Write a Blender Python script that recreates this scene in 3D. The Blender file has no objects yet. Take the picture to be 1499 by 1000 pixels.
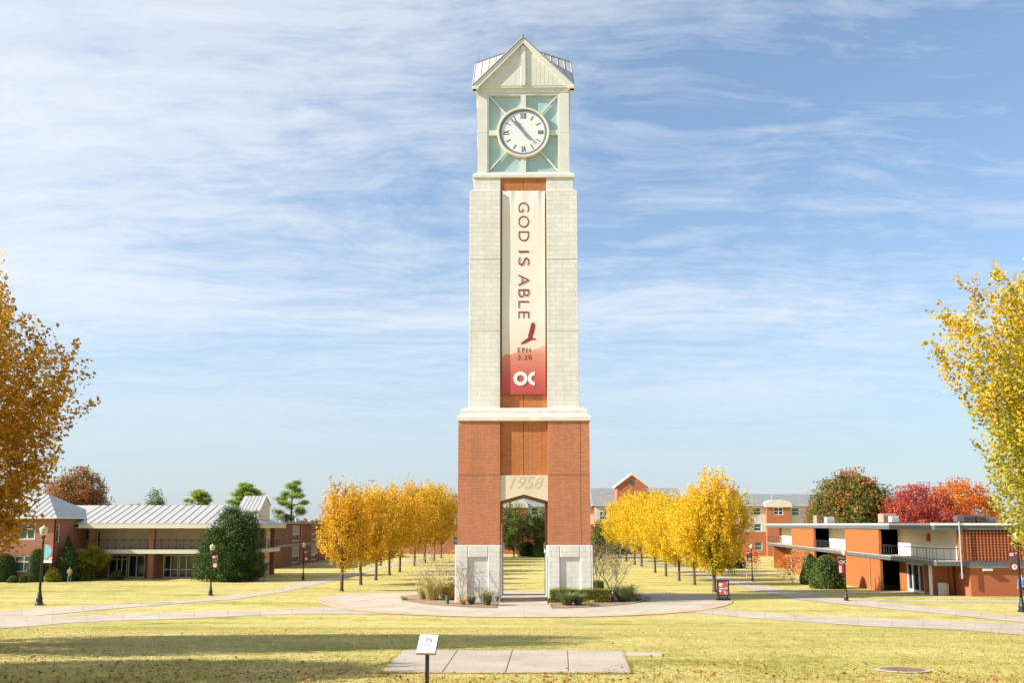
import bpy, bmesh, math
import numpy as np
from mathutils import Vector, Matrix

# ------------------------------------------------------------------ camera, sky, sun, exposure
S = bpy.context.scene
C = S.collection
F, CX, HZ, TILT, CZ = 1250.0, 749.5, 769.0, math.atan(0.12), 5.06
CYP = HZ - F * math.tan(TILT)
YAW = 17.5 / 1259
cam = bpy.data.objects.new('camera', bpy.data.cameras.new('camera'))
C.objects.link(cam)
cam.location = (0, 0, CZ)
cam.rotation_euler = (math.pi / 2 + TILT, 0, YAW)
cam.data.sensor_width = 36
cam.data.lens = 36 * F / 1499
cam.data.shift_y = (CYP - 500) / 1499
cam.data.clip_end = 6000
S.camera = cam

SUN_AZ, SUN_EL = math.radians(13), math.radians(31.5)      # from the left, a little in front of the tower
sdir = Vector((-math.cos(SUN_EL) * math.cos(SUN_AZ), -math.cos(SUN_EL) * math.sin(SUN_AZ), math.sin(SUN_EL)))
sun = bpy.data.objects.new('sun', bpy.data.lights.new('sun', 'SUN'))
C.objects.link(sun)
sun.data.energy = 4.8
sun.data.angle = math.radians(0.5)
sun.data.color = (1.0, 0.945, 0.85)
sun.rotation_euler = sdir.to_track_quat('Z', 'Y').to_euler()

S.view_settings.view_transform = 'Standard'
S.view_settings.look = 'None'
S.view_settings.gamma = 1
S.view_settings.exposure = 1.05

W = bpy.data.worlds.new('World')
S.world = W
W.use_nodes = True
nt = W.node_tree
nt.nodes.clear()


class NT:
    """small helper to wire shader nodes"""
    def __init__(s, tree): s.t = tree
    def n(s, kind, **kw):
        nd = s.t.nodes.new(kind)
        for k, v in kw.items():
            if hasattr(nd, k): setattr(nd, k, v)
        return nd
    def l(s, a, b): s.t.links.new(a, b)
    def put(s, sock, v):
        if isinstance(v, bpy.types.NodeSocket): s.l(v, sock)
        else: sock.default_value = v
    def math(s, op, a, b=0.0, clamp=False):
        nd = s.n('ShaderNodeMath', operation=op, use_clamp=clamp)
        s.put(nd.inputs[0], a); s.put(nd.inputs[1], b)
        return nd.outputs[0]
    def vmath(s, op, a, b=(0, 0, 0)):
        nd = s.n('ShaderNodeVectorMath', operation=op)
        s.put(nd.inputs[0], a); s.put(nd.inputs[1], b)
        return nd.outputs[0]
    def noise(s, vec, scale, detail=3, rough=.55, dist=0.0):
        nd = s.n('ShaderNodeTexNoise')
        if vec is not None: s.l(vec, nd.inputs['Vector'])
        nd.inputs['Scale'].default_value = scale; nd.inputs['Detail'].default_value = detail
        nd.inputs['Roughness'].default_value = rough; nd.inputs['Distortion'].default_value = dist
        return nd.outputs['Fac']
    def ramp(s, fac, stops, interp='LINEAR'):
        nd = s.n('ShaderNodeValToRGB')
        nd.color_ramp.interpolation = interp
        el = nd.color_ramp.elements
        while len(el) < len(stops): el.new(0.5)
        for e, (p, c) in zip(el, stops):
            e.position = p
            e.color = (c, c, c, 1) if isinstance(c, (int, float)) else (*c, 1)
        s.put(nd.inputs[0], fac)
        return nd.outputs[0]
    def mix(s, fac, a, b, blend='MIX'):
        nd = s.n('ShaderNodeMix', data_type='RGBA', blend_type=blend)
        s.put(nd.inputs[0], fac)
        for i, v in ((6, a), (7, b)):
            s.put(nd.inputs[i], v if isinstance(v, bpy.types.NodeSocket) else (*v[:3], 1))
        return nd.outputs[2]
    def mapping(s, vec, scale=(1, 1, 1), rot=(0, 0, 0), loc=(0, 0, 0)):
        nd = s.n('ShaderNodeMapping')
        s.l(vec, nd.inputs[0])
        nd.inputs['Location'].default_value = loc
        nd.inputs['Rotation'].default_value = rot; nd.inputs['Scale'].default_value = scale
        return nd.outputs[0]


def build_sky():
    k = NT(nt)
    out = k.n('ShaderNodeOutputWorld'); bg = k.n('ShaderNodeBackground')
    sky = k.n('ShaderNodeTexSky')
    sky.sky_type = 'NISHITA'; sky.sun_disc = False
    sky.sun_elevation = SUN_EL; sky.sun_rotation = math.atan2(sdir.x, sdir.y)
    sky.air_density = 1.0; sky.dust_density = 1.2; sky.ozone_density = 2.0; sky.altitude = 300
    tc = k.n('ShaderNodeTexCoord')
    d = tc.outputs['Generated']
    sep = k.n('ShaderNodeSeparateXYZ'); k.l(d, sep.inputs[0])
    zz = k.math('ADD', k.math('MAXIMUM', sep.outputs[2], 0.0), 0.10)
    cmb = k.n('ShaderNodeCombineXYZ')                     # direction dropped on to a flat cirrus layer
    k.l(k.math('DIVIDE', sep.outputs[0], zz), cmb.inputs[0]); k.l(k.math('DIVIDE', sep.outputs[1], zz), cmb.inputs[1])
    p = cmb.outputs[0]
    warp = k.n('ShaderNodeTexNoise'); k.l(p, warp.inputs['Vector']); warp.inputs['Scale'].default_value = .9; warp.inputs['Detail'].default_value = 3
    wv = k.vmath('MULTIPLY', k.vmath('SUBTRACT', warp.outputs['Color'], (.5, .5, .5)), (1.0, .55, 0))
    p2 = k.vmath('ADD', p, wv)
    streak = k.noise(k.mapping(p2, (.42, 1.5, 1), (0, 0, math.radians(-22)), (3.1, 1.7, 0)), 1.0, 8, .60)
    fibre = k.noise(k.mapping(p2, (1.3, 6.5, 1), (0, 0, math.radians(-26)), (1.3, .4, 0)), 1.9, 8, .66)
    bank = k.noise(k.mapping(p, (.42, .5, 1), (0, 0, .3), (7.3, 2.4, 0)), 1.0, 3, .5)
    puff = k.noise(k.mapping(p2, (2.6, 4.0, 1), (0, 0, math.radians(-30)), (0, 5, 0)), 2.4, 8, .66)
    side = k.math('MULTIPLY', k.math('ADD', sep.outputs[0], -0.10), -0.13)      # more cirrus to the left
    a = k.math('ADD', k.math('MULTIPLY', streak, .42), k.math('MULTIPLY', fibre, .24))
    a = k.math('ADD', a, k.math('MULTIPLY', puff, .24))
    a = k.math('ADD', a, k.math('MULTIPLY', bank, .34))
    a = k.math('ADD', a, side)
    m = k.ramp(a, [(.525, 0.0), (.60, .30), (.69, .68), (.80, .94)])
    low = k.ramp(sep.outputs[2], [(0.06, .12), (.15, .55), (.24, 1.0)])
    m = k.math('MULTIPLY', m, low, True)
    m = k.math('MULTIPLY', m, .86)
    veil = k.ramp(sep.outputs[2], [(0.0, .80), (.10, .66), (.22, .36), (.4, .20), (.6, .18)])  # thin pale air towards the horizon
    base = k.mix(veil, k.mix(1.0, sky.outputs[0], (.96, 1.17, 1.26), 'MULTIPLY'), (3.35, 3.70, 4.05))
    k.l(k.mix(m, base, (5.3, 5.5, 5.75)), bg.inputs[0])
    bg.inputs[1].default_value = 0.087
    k.l(bg.outputs[0], out.inputs[0])


build_sky()

# ------------------------------------------------------------------ terrain and pixel -> place helpers
_YS = [-80, -40, 0, 14, 24, 32, 40, 46, 50, 58, 62, 66, 72, 80, 94, 110, 140, 200, 3000]
_ZS = [4.9, 4.2, 3.3, 2.62, 2.0, 1.22, .42, .08, 0.0, 0, -.03, -.20, -.54, -.80, -1.0, -1.08, -1.1, -1.1, -1.1]
_ty = np.arange(-80, 3001, 0.5)
_tz = np.interp(_ty, _YS, _ZS)
_k = np.hanning(11); _k /= _k.sum()
_tz = np.convolve(np.pad(_tz, 5, mode='edge'), _k, mode='valid')


def g(y): return np.interp(y, _ty, _tz)


_ct, _st, _cy, _sy = math.cos(TILT), math.sin(TILT), math.cos(YAW), math.sin(YAW)


def ray(px, py):
    u, v = (px - CX) / F, -(py - CYP) / F
    x, y, z = u, _ct - _st * v, _st + _ct * v
    return _cy * x - _sy * y, _sy * x + _cy * y, z


def at(px, py, Y):
    """point at depth Y behind pixel (px, py) of the photograph"""
    x, y, z = ray(px, py); k = Y / y
    return Vector((x * k, Y, CZ + z * k))


_mY = np.linspace(8, 900, 60000)


def gp(px, py):
    """point of the ground behind pixel (px, py)"""
    x, y, z = ray(px, py)
    i = int(np.argmax(CZ + z / y * _mY < g(_mY)))
    return Vector((x / y * _mY[i], _mY[i], float(g(_mY[i]))))


# ------------------------------------------------------------------ materials
def new_mat(name):
    m = bpy.data.materials.new(name); m.use_nodes = True
    k = NT(m.node_tree)
    return m, k, m.node_tree.nodes['Principled BSDF']


def mat(name, col, rough=.75, var=.12, scale=3.0, bump=0.0, bscale=None, metal=0.0, spec=None, col2=None, detail=4):
    m, k, b = new_mat(name)
    tc = k.n('ShaderNodeTexCoord').outputs['Object']
    nz = k.noise(tc, scale, detail, .6)
    c1 = tuple(c * (1 - var) for c in col); c2 = col2 or tuple(min(1, c * (1 + var)) for c in col)
    k.l(k.ramp(nz, [(.3, c1), (.7, c2)]), b.inputs['Base Color'])
    b.inputs['Roughness'].default_value = rough; b.inputs['Metallic'].default_value = metal
    if spec is not None: b.inputs['Specular IOR Level'].default_value = spec
    if bump:
        bp = k.n('ShaderNodeBump'); bp.inputs['Strength'].default_value = bump; bp.inputs['Distance'].default_value = .02
        k.l(k.noise(tc, bscale or scale * 8, 5, .65), bp.inputs['Height']); k.l(bp.outputs[0], b.inputs['Normal'])
    return m


def wall_vec(k):
    """object coordinates laid on to a wall: (along, height) whichever way the wall faces"""
    tc = k.n('ShaderNodeTexCoord')
    s = k.n('ShaderNodeSeparateXYZ'); k.l(tc.outputs['Object'], s.inputs[0])
    n = k.n('ShaderNodeSeparateXYZ'); k.l(tc.outputs['Normal'], n.inputs[0])
    f = k.math('GREATER_THAN', k.math('ABSOLUTE', n.outputs[0]), .6)
    mx = k.n('ShaderNodeMix', data_type='FLOAT')
    k.l(f, mx.inputs[0]); k.l(s.outputs[0], mx.inputs[2]); k.l(s.outputs[1], mx.inputs[3])
    c = k.n('ShaderNodeCombineXYZ'); k.l(mx.outputs[0], c.inputs[0]); k.l(s.outputs[2], c.inputs[1])
    return c.outputs[0], tc.outputs['Object']


def brick_mat(name, c1, c2, mortar, bw=.24, bh=.08, ms=.012, offset=.5, rough=.85, stain=.25, bump=.5, squash=1.0):
    m, k, b = new_mat(name)
    v, oc = wall_vec(k)
    t = k.n('ShaderNodeTexBrick'); t.offset = offset; t.squash = squash
    k.l(v, t.inputs['Vector'])
    for nm, c in (('Color1', c1), ('Color2', c2), ('Mortar', mortar)): t.inputs[nm].default_value = (*c, 1)
    t.inputs['Scale'].default_value = 1; t.inputs['Brick Width'].default_value = bw; t.inputs['Row Height'].default_value = bh
    t.inputs['Mortar Size'].default_value = ms; t.inputs['Mortar Smooth'].default_value = .2; t.inputs['Bias'].default_value = -.1
    big = k.noise(k.mapping(oc, (1, 1, .45)), .55, 5, .62)
    fine = k.noise(oc, 9, 3, .6)
    run = k.noise(k.mapping(oc, (2.2, 2.2, .10)), 1.0, 5, .65)      # old rain streaks
    sh = k.ramp(k.math('ADD', k.math('MULTIPLY', k.math('ADD', k.math('MULTIPLY', big, .55), k.math('MULTIPLY', run, .45)), .75), k.math('MULTIPLY', fine, .25)), [(.32, 1 - stain), (.68, 1.0 + stain * .35)])
    k.l(k.mix(1.0, t.outputs['Color'], sh, 'MULTIPLY'), b.inputs['Base Color'])
    b.inputs['Roughness'].default_value = rough; b.inputs['Specular IOR Level'].default_value = .25
    bp = k.n('ShaderNodeBump'); bp.inputs['Strength'].default_value = bump; bp.inputs['Distance'].default_value = .015
    h = k.math('ADD', k.math('MULTIPLY', t.outputs['Fac'], -1.0), k.math('MULTIPLY', fine, .5))
    k.l(h, bp.inputs['Height']); k.l(bp.outputs[0], b.inputs['Normal'])
    return m


def leaf_mat(name, stops, trans=.35, rough=.55, hue=.05):
    """leaves: each leaf carries its own tint, each tree a slight shift of it"""
    m, k, b = new_mat(name)
    at_ = k.n('ShaderNodeAttribute'); at_.attribute_name = 'tint'
    oi = k.n('ShaderNodeObjectInfo')
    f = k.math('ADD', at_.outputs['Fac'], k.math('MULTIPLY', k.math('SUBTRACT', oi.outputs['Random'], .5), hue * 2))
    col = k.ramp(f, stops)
    k.l(col, b.inputs['Base Color']); b.inputs['Roughness'].default_value = rough; b.inputs['Specular IOR Level'].default_value = .3
    tr = k.n('ShaderNodeBsdfTranslucent'); k.l(col, tr.inputs[0])
    mx = k.n('ShaderNodeMixShader'); mx.inputs[0].default_value = trans
    k.l(b.outputs[0], mx.inputs[1]); k.l(tr.outputs[0], mx.inputs[2])
    k.l(mx.outputs[0], m.node_tree.nodes['Material Output'].inputs[0])
    return m


def ground_mat():
    m, k, b = new_mat('lawn_turf')
    oc = k.n('ShaderNodeTexCoord').outputs['Object']
    patch = k.noise(k.mapping(oc, (.5, 1.0, 1), (0, 0, .1)), .13, 5, .6)
    mid = k.noise(oc, .8, 5, .65)
    tuft = k.noise(k.mapping(oc, (1, .55, 1)), 7.0, 4, .7)
    blade = k.noise(k.mapping(oc, (1.0, .4, 1)), 34, 3, .7)
    sep = k.n('ShaderNodeSeparateXYZ'); k.l(oc, sep.inputs[0])
    band = k.noise(k.mapping(oc, (.10, .42, 1), (0, 0, -.06)), 1.0, 4, .6)
    f = k.math('ADD', k.math('MULTIPLY', patch, .55), k.math('MULTIPLY', mid, .50))
    f = k.math('ADD', f, k.math('MULTIPLY', tuft, .26)); f = k.math('ADD', f, k.math('MULTIPLY', band, .50))
    col = k.ramp(k.math('MULTIPLY', f, .58),
                 [(.385, (.17, .185, .035)), (.445, (.33, .31, .075)), (.505, (.47, .405, .125)), (.57, (.57, .46, .175)), (.65, (.61, .485, .23))])
    bare = k.ramp(k.math('ADD', k.math('MULTIPLY', k.noise(oc, .42, 5, .7), .8), k.math('MULTIPLY', tuft, .2)), [(.58, 0.0), (.66, .6)])
    col = k.mix(bare, col, (.40, .285, .15))
    sh = k.ramp(k.math('ADD', k.math('MULTIPLY', blade, .6), k.math('MULTIPLY', tuft, .4)), [(.32, .50), (.5, .97), (.7, 1.25)])
    k.l(k.mix(1.0, col, sh, 'MULTIPLY'), b.inputs['Base Color'])
    b.inputs['Roughness'].default_value = .95; b.inputs['Specular IOR Level'].default_value = .1
    bp = k.n('ShaderNodeBump'); bp.inputs['Strength'].default_value = .9; bp.inputs['Distance'].default_value = .05
    k.l(k.math('ADD', blade, tuft), bp.inputs['Height'])
    b2 = k.n('ShaderNodeBump'); b2.inputs['Strength'].default_value = .55; b2.inputs['Distance'].default_value = .35
    k.l(k.math('ADD', mid, k.math('MULTIPLY', k.noise(oc, 2.6, 3, .6), .35)), b2.inputs['Height']); k.l(b2.outputs[0], bp.inputs['Normal'])
    k.l(bp.outputs[0], b.inputs['Normal'])
    return m


def concrete_mat(name, col, joint=None, stain=.30):
    m, k, b = new_mat(name)
    oc = k.n('ShaderNodeTexCoord').outputs['Object']
    n1 = k.noise(oc, .55, 6, .65); n2 = k.noise(oc, 14, 4, .7)
    f = k.math('ADD', k.math('MULTIPLY', n1, .65), k.math('MULTIPLY', n2, .35))
    c = k.ramp(f, [(.33, tuple(x * (1 - stain) for x in col)), (.55, col), (.72, tuple(min(1, x * 1.12) for x in col))])
    if joint:                                               # saw-cut joints along a path, or rings and rays round the plaza
        if joint == 'along':
            s = k.n('ShaderNodeSeparateXYZ'); k.l(k.n('ShaderNodeUVMap').outputs[0], s.inputs[0])
            j = k.math('LESS_THAN', k.math('FRACT', k.math('DIVIDE', s.outputs[0], 1.8)), .03); slab = k.math('FLOOR', k.math('DIVIDE', s.outputs[0], 1.8))
        else:
            s = k.n('ShaderNodeSeparateXYZ'); k.l(oc, s.inputs[0]); yy = k.math('SUBTRACT', s.outputs[1], 61.4)
            an = k.math('MULTIPLY', k.math('ARCTAN2', yy, s.outputs[0]), 24 / (2 * math.pi)); rr = k.math('SQRT', k.math('ADD', k.math('MULTIPLY', yy, yy), k.math('MULTIPLY', s.outputs[0], s.outputs[0])))
            j = k.math('MAXIMUM', k.math('LESS_THAN', k.math('FRACT', an), .015), k.math('LESS_THAN', k.math('FRACT', k.math('DIVIDE', rr, 2.2)), .018)); slab = k.math('ADD', k.math('FLOOR', an), k.math('MULTIPLY', k.math('FLOOR', k.math('DIVIDE', rr, 2.2)), 31))
        wn = k.n('ShaderNodeTexWhiteNoise', noise_dimensions='1D'); k.l(slab, wn.inputs['W'])
        c = k.mix(1.0, c, k.ramp(wn.outputs['Value'], [(0, .95), (1, 1.03)]), 'MULTIPLY')
        c = k.mix(k.math('MULTIPLY', j, .26), c, (.12, .095, .07))
    k.l(c, b.inputs['Base Color']); b.inputs['Roughness'].default_value = .9; b.inputs['Specular IOR Level'].default_value = .2
    bp = k.n('ShaderNodeBump'); bp.inputs['Strength'].default_value = .3; bp.inputs['Distance'].default_value = .01
    k.l(n2, bp.inputs['Height']); k.l(bp.outputs[0], b.inputs['Normal'])
    return m


M = {}
M['lawn'] = ground_mat()
M['concrete'] = concrete_mat('path_concrete', (.44, .372, .29), 'along')
M['plaza'] = concrete_mat('plaza_concrete', (.46, .39, .305), 'round')
M['ring'] = concrete_mat('plaza_ring_concrete', (.49, .36, .26), 'round')
M['pad'] = concrete_mat('pad_concrete', (.42, .355, .285), stain=.28)
M['mulch'] = mat('bark_mulch', (.27, .17, .105), .95, .45, 6, .9, 30)
M['stone'] = brick_mat('cast_stone_blocks', (.735, .705, .64), (.675, .64, .575), (.53, .49, .42), .9, .33, .014, .5, .8, .22, .2)
M['stone_plain'] = mat('cast_stone_smooth', (.68, .63, .53), .8, .10, 1.2, .15, 30)
M['lintel'] = mat('lintel_stone', (.66, .56, .40), .8, .10, 1.4, .15, 30)
M['engraved'] = mat('engraved_figures', (.56, .44, .27), .8, .05)
M['brick'] = brick_mat('tower_brick', (.53, .175, .075), (.42, .13, .052), (.50, .29, .18), .30, .10, .011)
M['tile'] = brick_mat('stack_bond_brick', (.56, .20, .068), (.49, .16, .055), (.33, .145, .06), .30, .15, .012, 0.0)
M['joint'] = mat('joint_sealant', (.12, .055, .035), .9)
M['soffit'] = mat('arch_soffit', (.30, .19, .10), .85)
M['cream_metal'] = mat('cream_painted_steel', (.63, .62, .55), .5, .06, 1.0)
M['cream_panel'] = mat('cream_ribbed_panel', (.61, .60, .52), .55, .05, 1.0)
M['teal'] = mat('teal_glass_panel', (.36, .49, .47), .16, .06, .6)
M['roof_metal'] = mat('pale_standing_seam_roof', (.42, .41, .385), .45, .06, .8, metal=.15)
M['seam'] = mat('roof_seam_ribs', (.39, .38, .35), .5, .05, metal=.2)
M['dial'] = mat('white_clock_dial', (.74, .74, .72), .35, .02)
M['dial_ring'] = mat('slate_clock_ring', (.17, .21, .29), .5, .05)
M['gold_rim'] = mat('ivory_clock_rim', (.70, .62, .44), .45, .05)
M['black'] = mat('black_painted_metal', (.016, .017, .021), .45, .15, 4)
M['hand'] = mat('grey_clock_hand', (.19, .24, .31), .5, .05)
M['steel'] = mat('bare_steel', (.35, .35, .35), .4, .05, metal=.7)
M['maroon_ink'] = mat('maroon_print', (.26, .022, .034), .7, .06, 1)
M['maroon'] = mat('maroon_banner_cloth', (.25, .025, .033), .75, .10, 3)
M['white_ink'] = mat('white_print', (.80, .79, .77), .7, .03)
M['wash_red'] = mat('coral_print', (.50, .10, .085), .7, .2, 3)
M['teal_ink'] = mat('teal_print', (.20, .55, .56), .7, .15, 3)
M['white'] = mat('white_paint', (.76, .75, .71), .6, .05, 2)
M['cream_wall'] = mat('cream_wall_paint', (.70, .61, .44), .75, .05, 1.2, .1)
M['beige_wall'] = mat('beige_siding', (.53, .43, .31), .8, .06, 1.2)
M['fascia'] = mat('cream_fascia', (.66, .60, .48), .6, .05, 1)
M['hall_brick'] = brick_mat('hall_brick', (.40, .145, .075), (.33, .11, .055), (.36, .22, .15), .24, .08, .010, .5, .85, .15, .3)
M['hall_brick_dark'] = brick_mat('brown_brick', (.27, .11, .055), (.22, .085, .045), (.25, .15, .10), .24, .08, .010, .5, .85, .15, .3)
M['dorm_brick'] = brick_mat('orange_brick', (.375, .115, .028), (.32, .095, .023), (.37, .14, .05), .24, .08, .010, .5, .85, .12, .3)
M['dorm_paint'] = brick_mat('painted_orange_brick', (.43, .135, .06), (.41, .125, .055), (.36, .11, .05), .24, .08, .008, .5, .7, .10, .3)
M['far_brick'] = brick_mat('far_red_brick', (.48, .15, .065), (.42, .12, .05), (.42, .2, .11), .3, .1, .01, .5, .85, .12, .2)
M['slate_fascia'] = mat('slate_grey_fascia', (.10, .115, .125), .5, .1, 1)
M['room_shade'] = mat('interior_shade_dark', (.028, .024, .02), .9, .2, 1)  # near-black colour stands in for the shade of deep openings
M['glass'] = mat('window_glass', (.025, .032, .038), .08, .3, .7, spec=.6)
M['glass_green'] = mat('green_tinted_glass', (.045, .12, .105), .12, .3, .7, spec=.6)
M['curtain'] = mat('pale_blind', (.36, .33, .27), .8, .08, 3)
M['frame'] = mat('white_window_frame', (.66, .65, .60), .5, .04)
M['shingle'] = brick_mat('grey_shingles', (.24, .25, .25), (.20, .21, .215), (.15, .155, .16), .5, .22, .02, .5, .9, .2, .3)
M['lilac_wall'] = mat('pale_stucco', (.58, .54, .49), .85, .05, .8)
M['concrete_band'] = mat('concrete_band', (.33, .28, .22), .85, .1)
M['bark'] = mat('grey_brown_bark', (.105, .078, .055), .95, .35, 7, .9, 22)
M['bark_pale'] = mat('pale_smooth_bark', (.40, .33, .25), .85, .3, 9, .5, 25)
M['bark_dark'] = mat('dark_bark', (.045, .032, .024), .95, .35, 7, .8, 22)
M['lantern'] = mat('frosted_lantern_glass', (.55, .49, .31), .3, .1, 4)
M['ac_brown'] = mat('weathered_brown_unit', (.33, .20, .13), .7, .2, 4)
M['ac_grey'] = mat('galvanised_unit', (.42, .43, .44), .45, .1, 4, metal=.3)
M['cabinet'] = mat('beige_utility_cabinet', (.52, .51, .42), .5, .06, 2)
M['bollard_green'] = mat('green_painted_bollard', (.02, .13, .10), .5, .1)
M['red'] = mat('red_box_paint', (.45, .03, .025), .5, .08)
M['rust'] = mat('rusty_iron_cover', (.20, .105, .07), .8, .25, 8, .5)
M['skin'] = mat('skin', (.50, .30, .21), .6, .04)
M['tan_coat'] = mat('tan_jacket_cloth', (.48, .30, .13), .85, .1, 8)
M['blue_cloth'] = mat('blue_shirt_cloth', (.06, .16, .48), .85, .1, 8)
M['pale_cloth'] = mat('pale_blue_cloth', (.35, .47, .62), .85, .1, 8)
M['jeans'] = mat('denim', (.10, .15, .26), .85, .15, 10)
M['dark_cloth'] = mat('black_cloth', (.02, .02, .024), .85, .1, 10)
M['hair'] = mat('dark_brown_hair', (.03, .018, .011), .7, .2, 20)
M['bench_wood'] = mat('dark_bench_slats', (.06, .05, .05), .6, .15)
M['red_wood'] = mat('red_brown_bench', (.24, .07, .035), .7, .15)

M['leaf_gold'] = leaf_mat('golden_leaves', [(0.0, (.34, .22, .015)), (.35, (.60, .33, .012)), (.65, (.75, .46, .018)), (1.0, (.80, .50, .05))], .40, hue=.05)
M['leaf_yellow'] = leaf_mat('yellow_leaves', [(0.0, (.30, .30, .015)), (.24, (.52, .42, .014)), (.5, (.78, .51, .015)), (1.0, (.84, .56, .04))], .42, hue=.03)
M['leaf_amber'] = leaf_mat('amber_leaves', [(0.0, (.22, .10, .012)), (.35, (.46, .22, .016)), (.65, (.66, .35, .022)), (1.0, (.82, .52, .04))], .45)
M['leaf_lime'] = leaf_mat('yellow_green_leaves', [(0.0, (.15, .18, .014)), (.38, (.37, .34, .018)), (.68, (.58, .41, .024)), (1.0, (.72, .43, .04))], .42)
M['leaf_cedar'] = leaf_mat('dark_cedar_sprays', [(0.0, (.022, .055, .012)), (.5, (.05, .105, .02)), (1.0, (.15, .20, .035))], .18)
M['leaf_pine'] = leaf_mat('pine_needles', [(0.0, (.08, .17, .03)), (.5, (.24, .35, .045)), (1.0, (.50, .54, .07))], .35)
M['leaf_green'] = leaf_mat('green_leaves', [(0.0, (.045, .08, .018)), (.5, (.10, .15, .028)), (.85, (.19, .22, .035)), (1.0, (.40, .28, .04))], .28)
M['leaf_box'] = leaf_mat('box_leaves', [(0.0, (.03, .065, .012)), (.5, (.075, .12, .022)), (1.0, (.22, .24, .05))], .2)
M['leaf_hedge'] = leaf_mat('yellow_hedge_leaves', [(0.0, (.10, .13, .015)), (.5, (.24, .24, .02)), (1.0, (.45, .36, .03))], .25)
M['leaf_olive'] = leaf_mat('olive_red_leaves', [(0.0, (.08, .10, .022)), (.5, (.15, .155, .032)), (.74, (.26, .16, .03)), (1.0, (.48, .14, .022))], .3)
M['leaf_red'] = leaf_mat('crimson_leaves', [(0.0, (.16, .025, .022)), (.5, (.36, .05, .045)), (1.0, (.52, .13, .05))], .35)
M['leaf_orange'] = leaf_mat('orange_leaves', [(0.0, (.36, .07, .012)), (.5, (.62, .15, .014)), (1.0, (.72, .30, .03))], .38)
M['leaf_tan'] = leaf_mat('tan_autumn_leaves', [(0.0, (.12, .10, .025)), (.5, (.27, .16, .035)), (.8, (.38, .16, .05)), (1.0, (.48, .13, .06))], .3)
M['leaf_sparse'] = leaf_mat('sparse_olive_leaves', [(0.0, (.13, .13, .05)), (.5, (.24, .21, .09)), (1.0, (.38, .24, .10))], .3)
M['leaf_rustbush'] = leaf_mat('ochre_bush_leaves', [(0.0, (.30, .16, .02)), (.5, (.55, .32, .04)), (1.0, (.68, .45, .08))], .3)
M['blade_straw'] = leaf_mat('straw_grass_blades', [(0.0, (.26, .23, .06)), (.5, (.46, .38, .13)), (1.0, (.66, .55, .27))], .3)
M['blade_green'] = leaf_mat('green_grass_blades', [(0.0, (.07, .12, .04)), (.5, (.15, .20, .06)), (1.0, (.38, .36, .16))], .25)
M['blade_lawn'] = leaf_mat('lawn_blades', [(0.0, (.15, .17, .03)), (.4, (.34, .30, .055)), (.75, (.50, .40, .10)), (1.0, (.64, .50, .19))], .3)
M['litter'] = leaf_mat('fallen_leaves', [(0.0, (.14, .05, .018)), (.4, (.33, .13, .03)), (.7, (.50, .24, .035)), (1.0, (.68, .43, .08))], .15)


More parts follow.
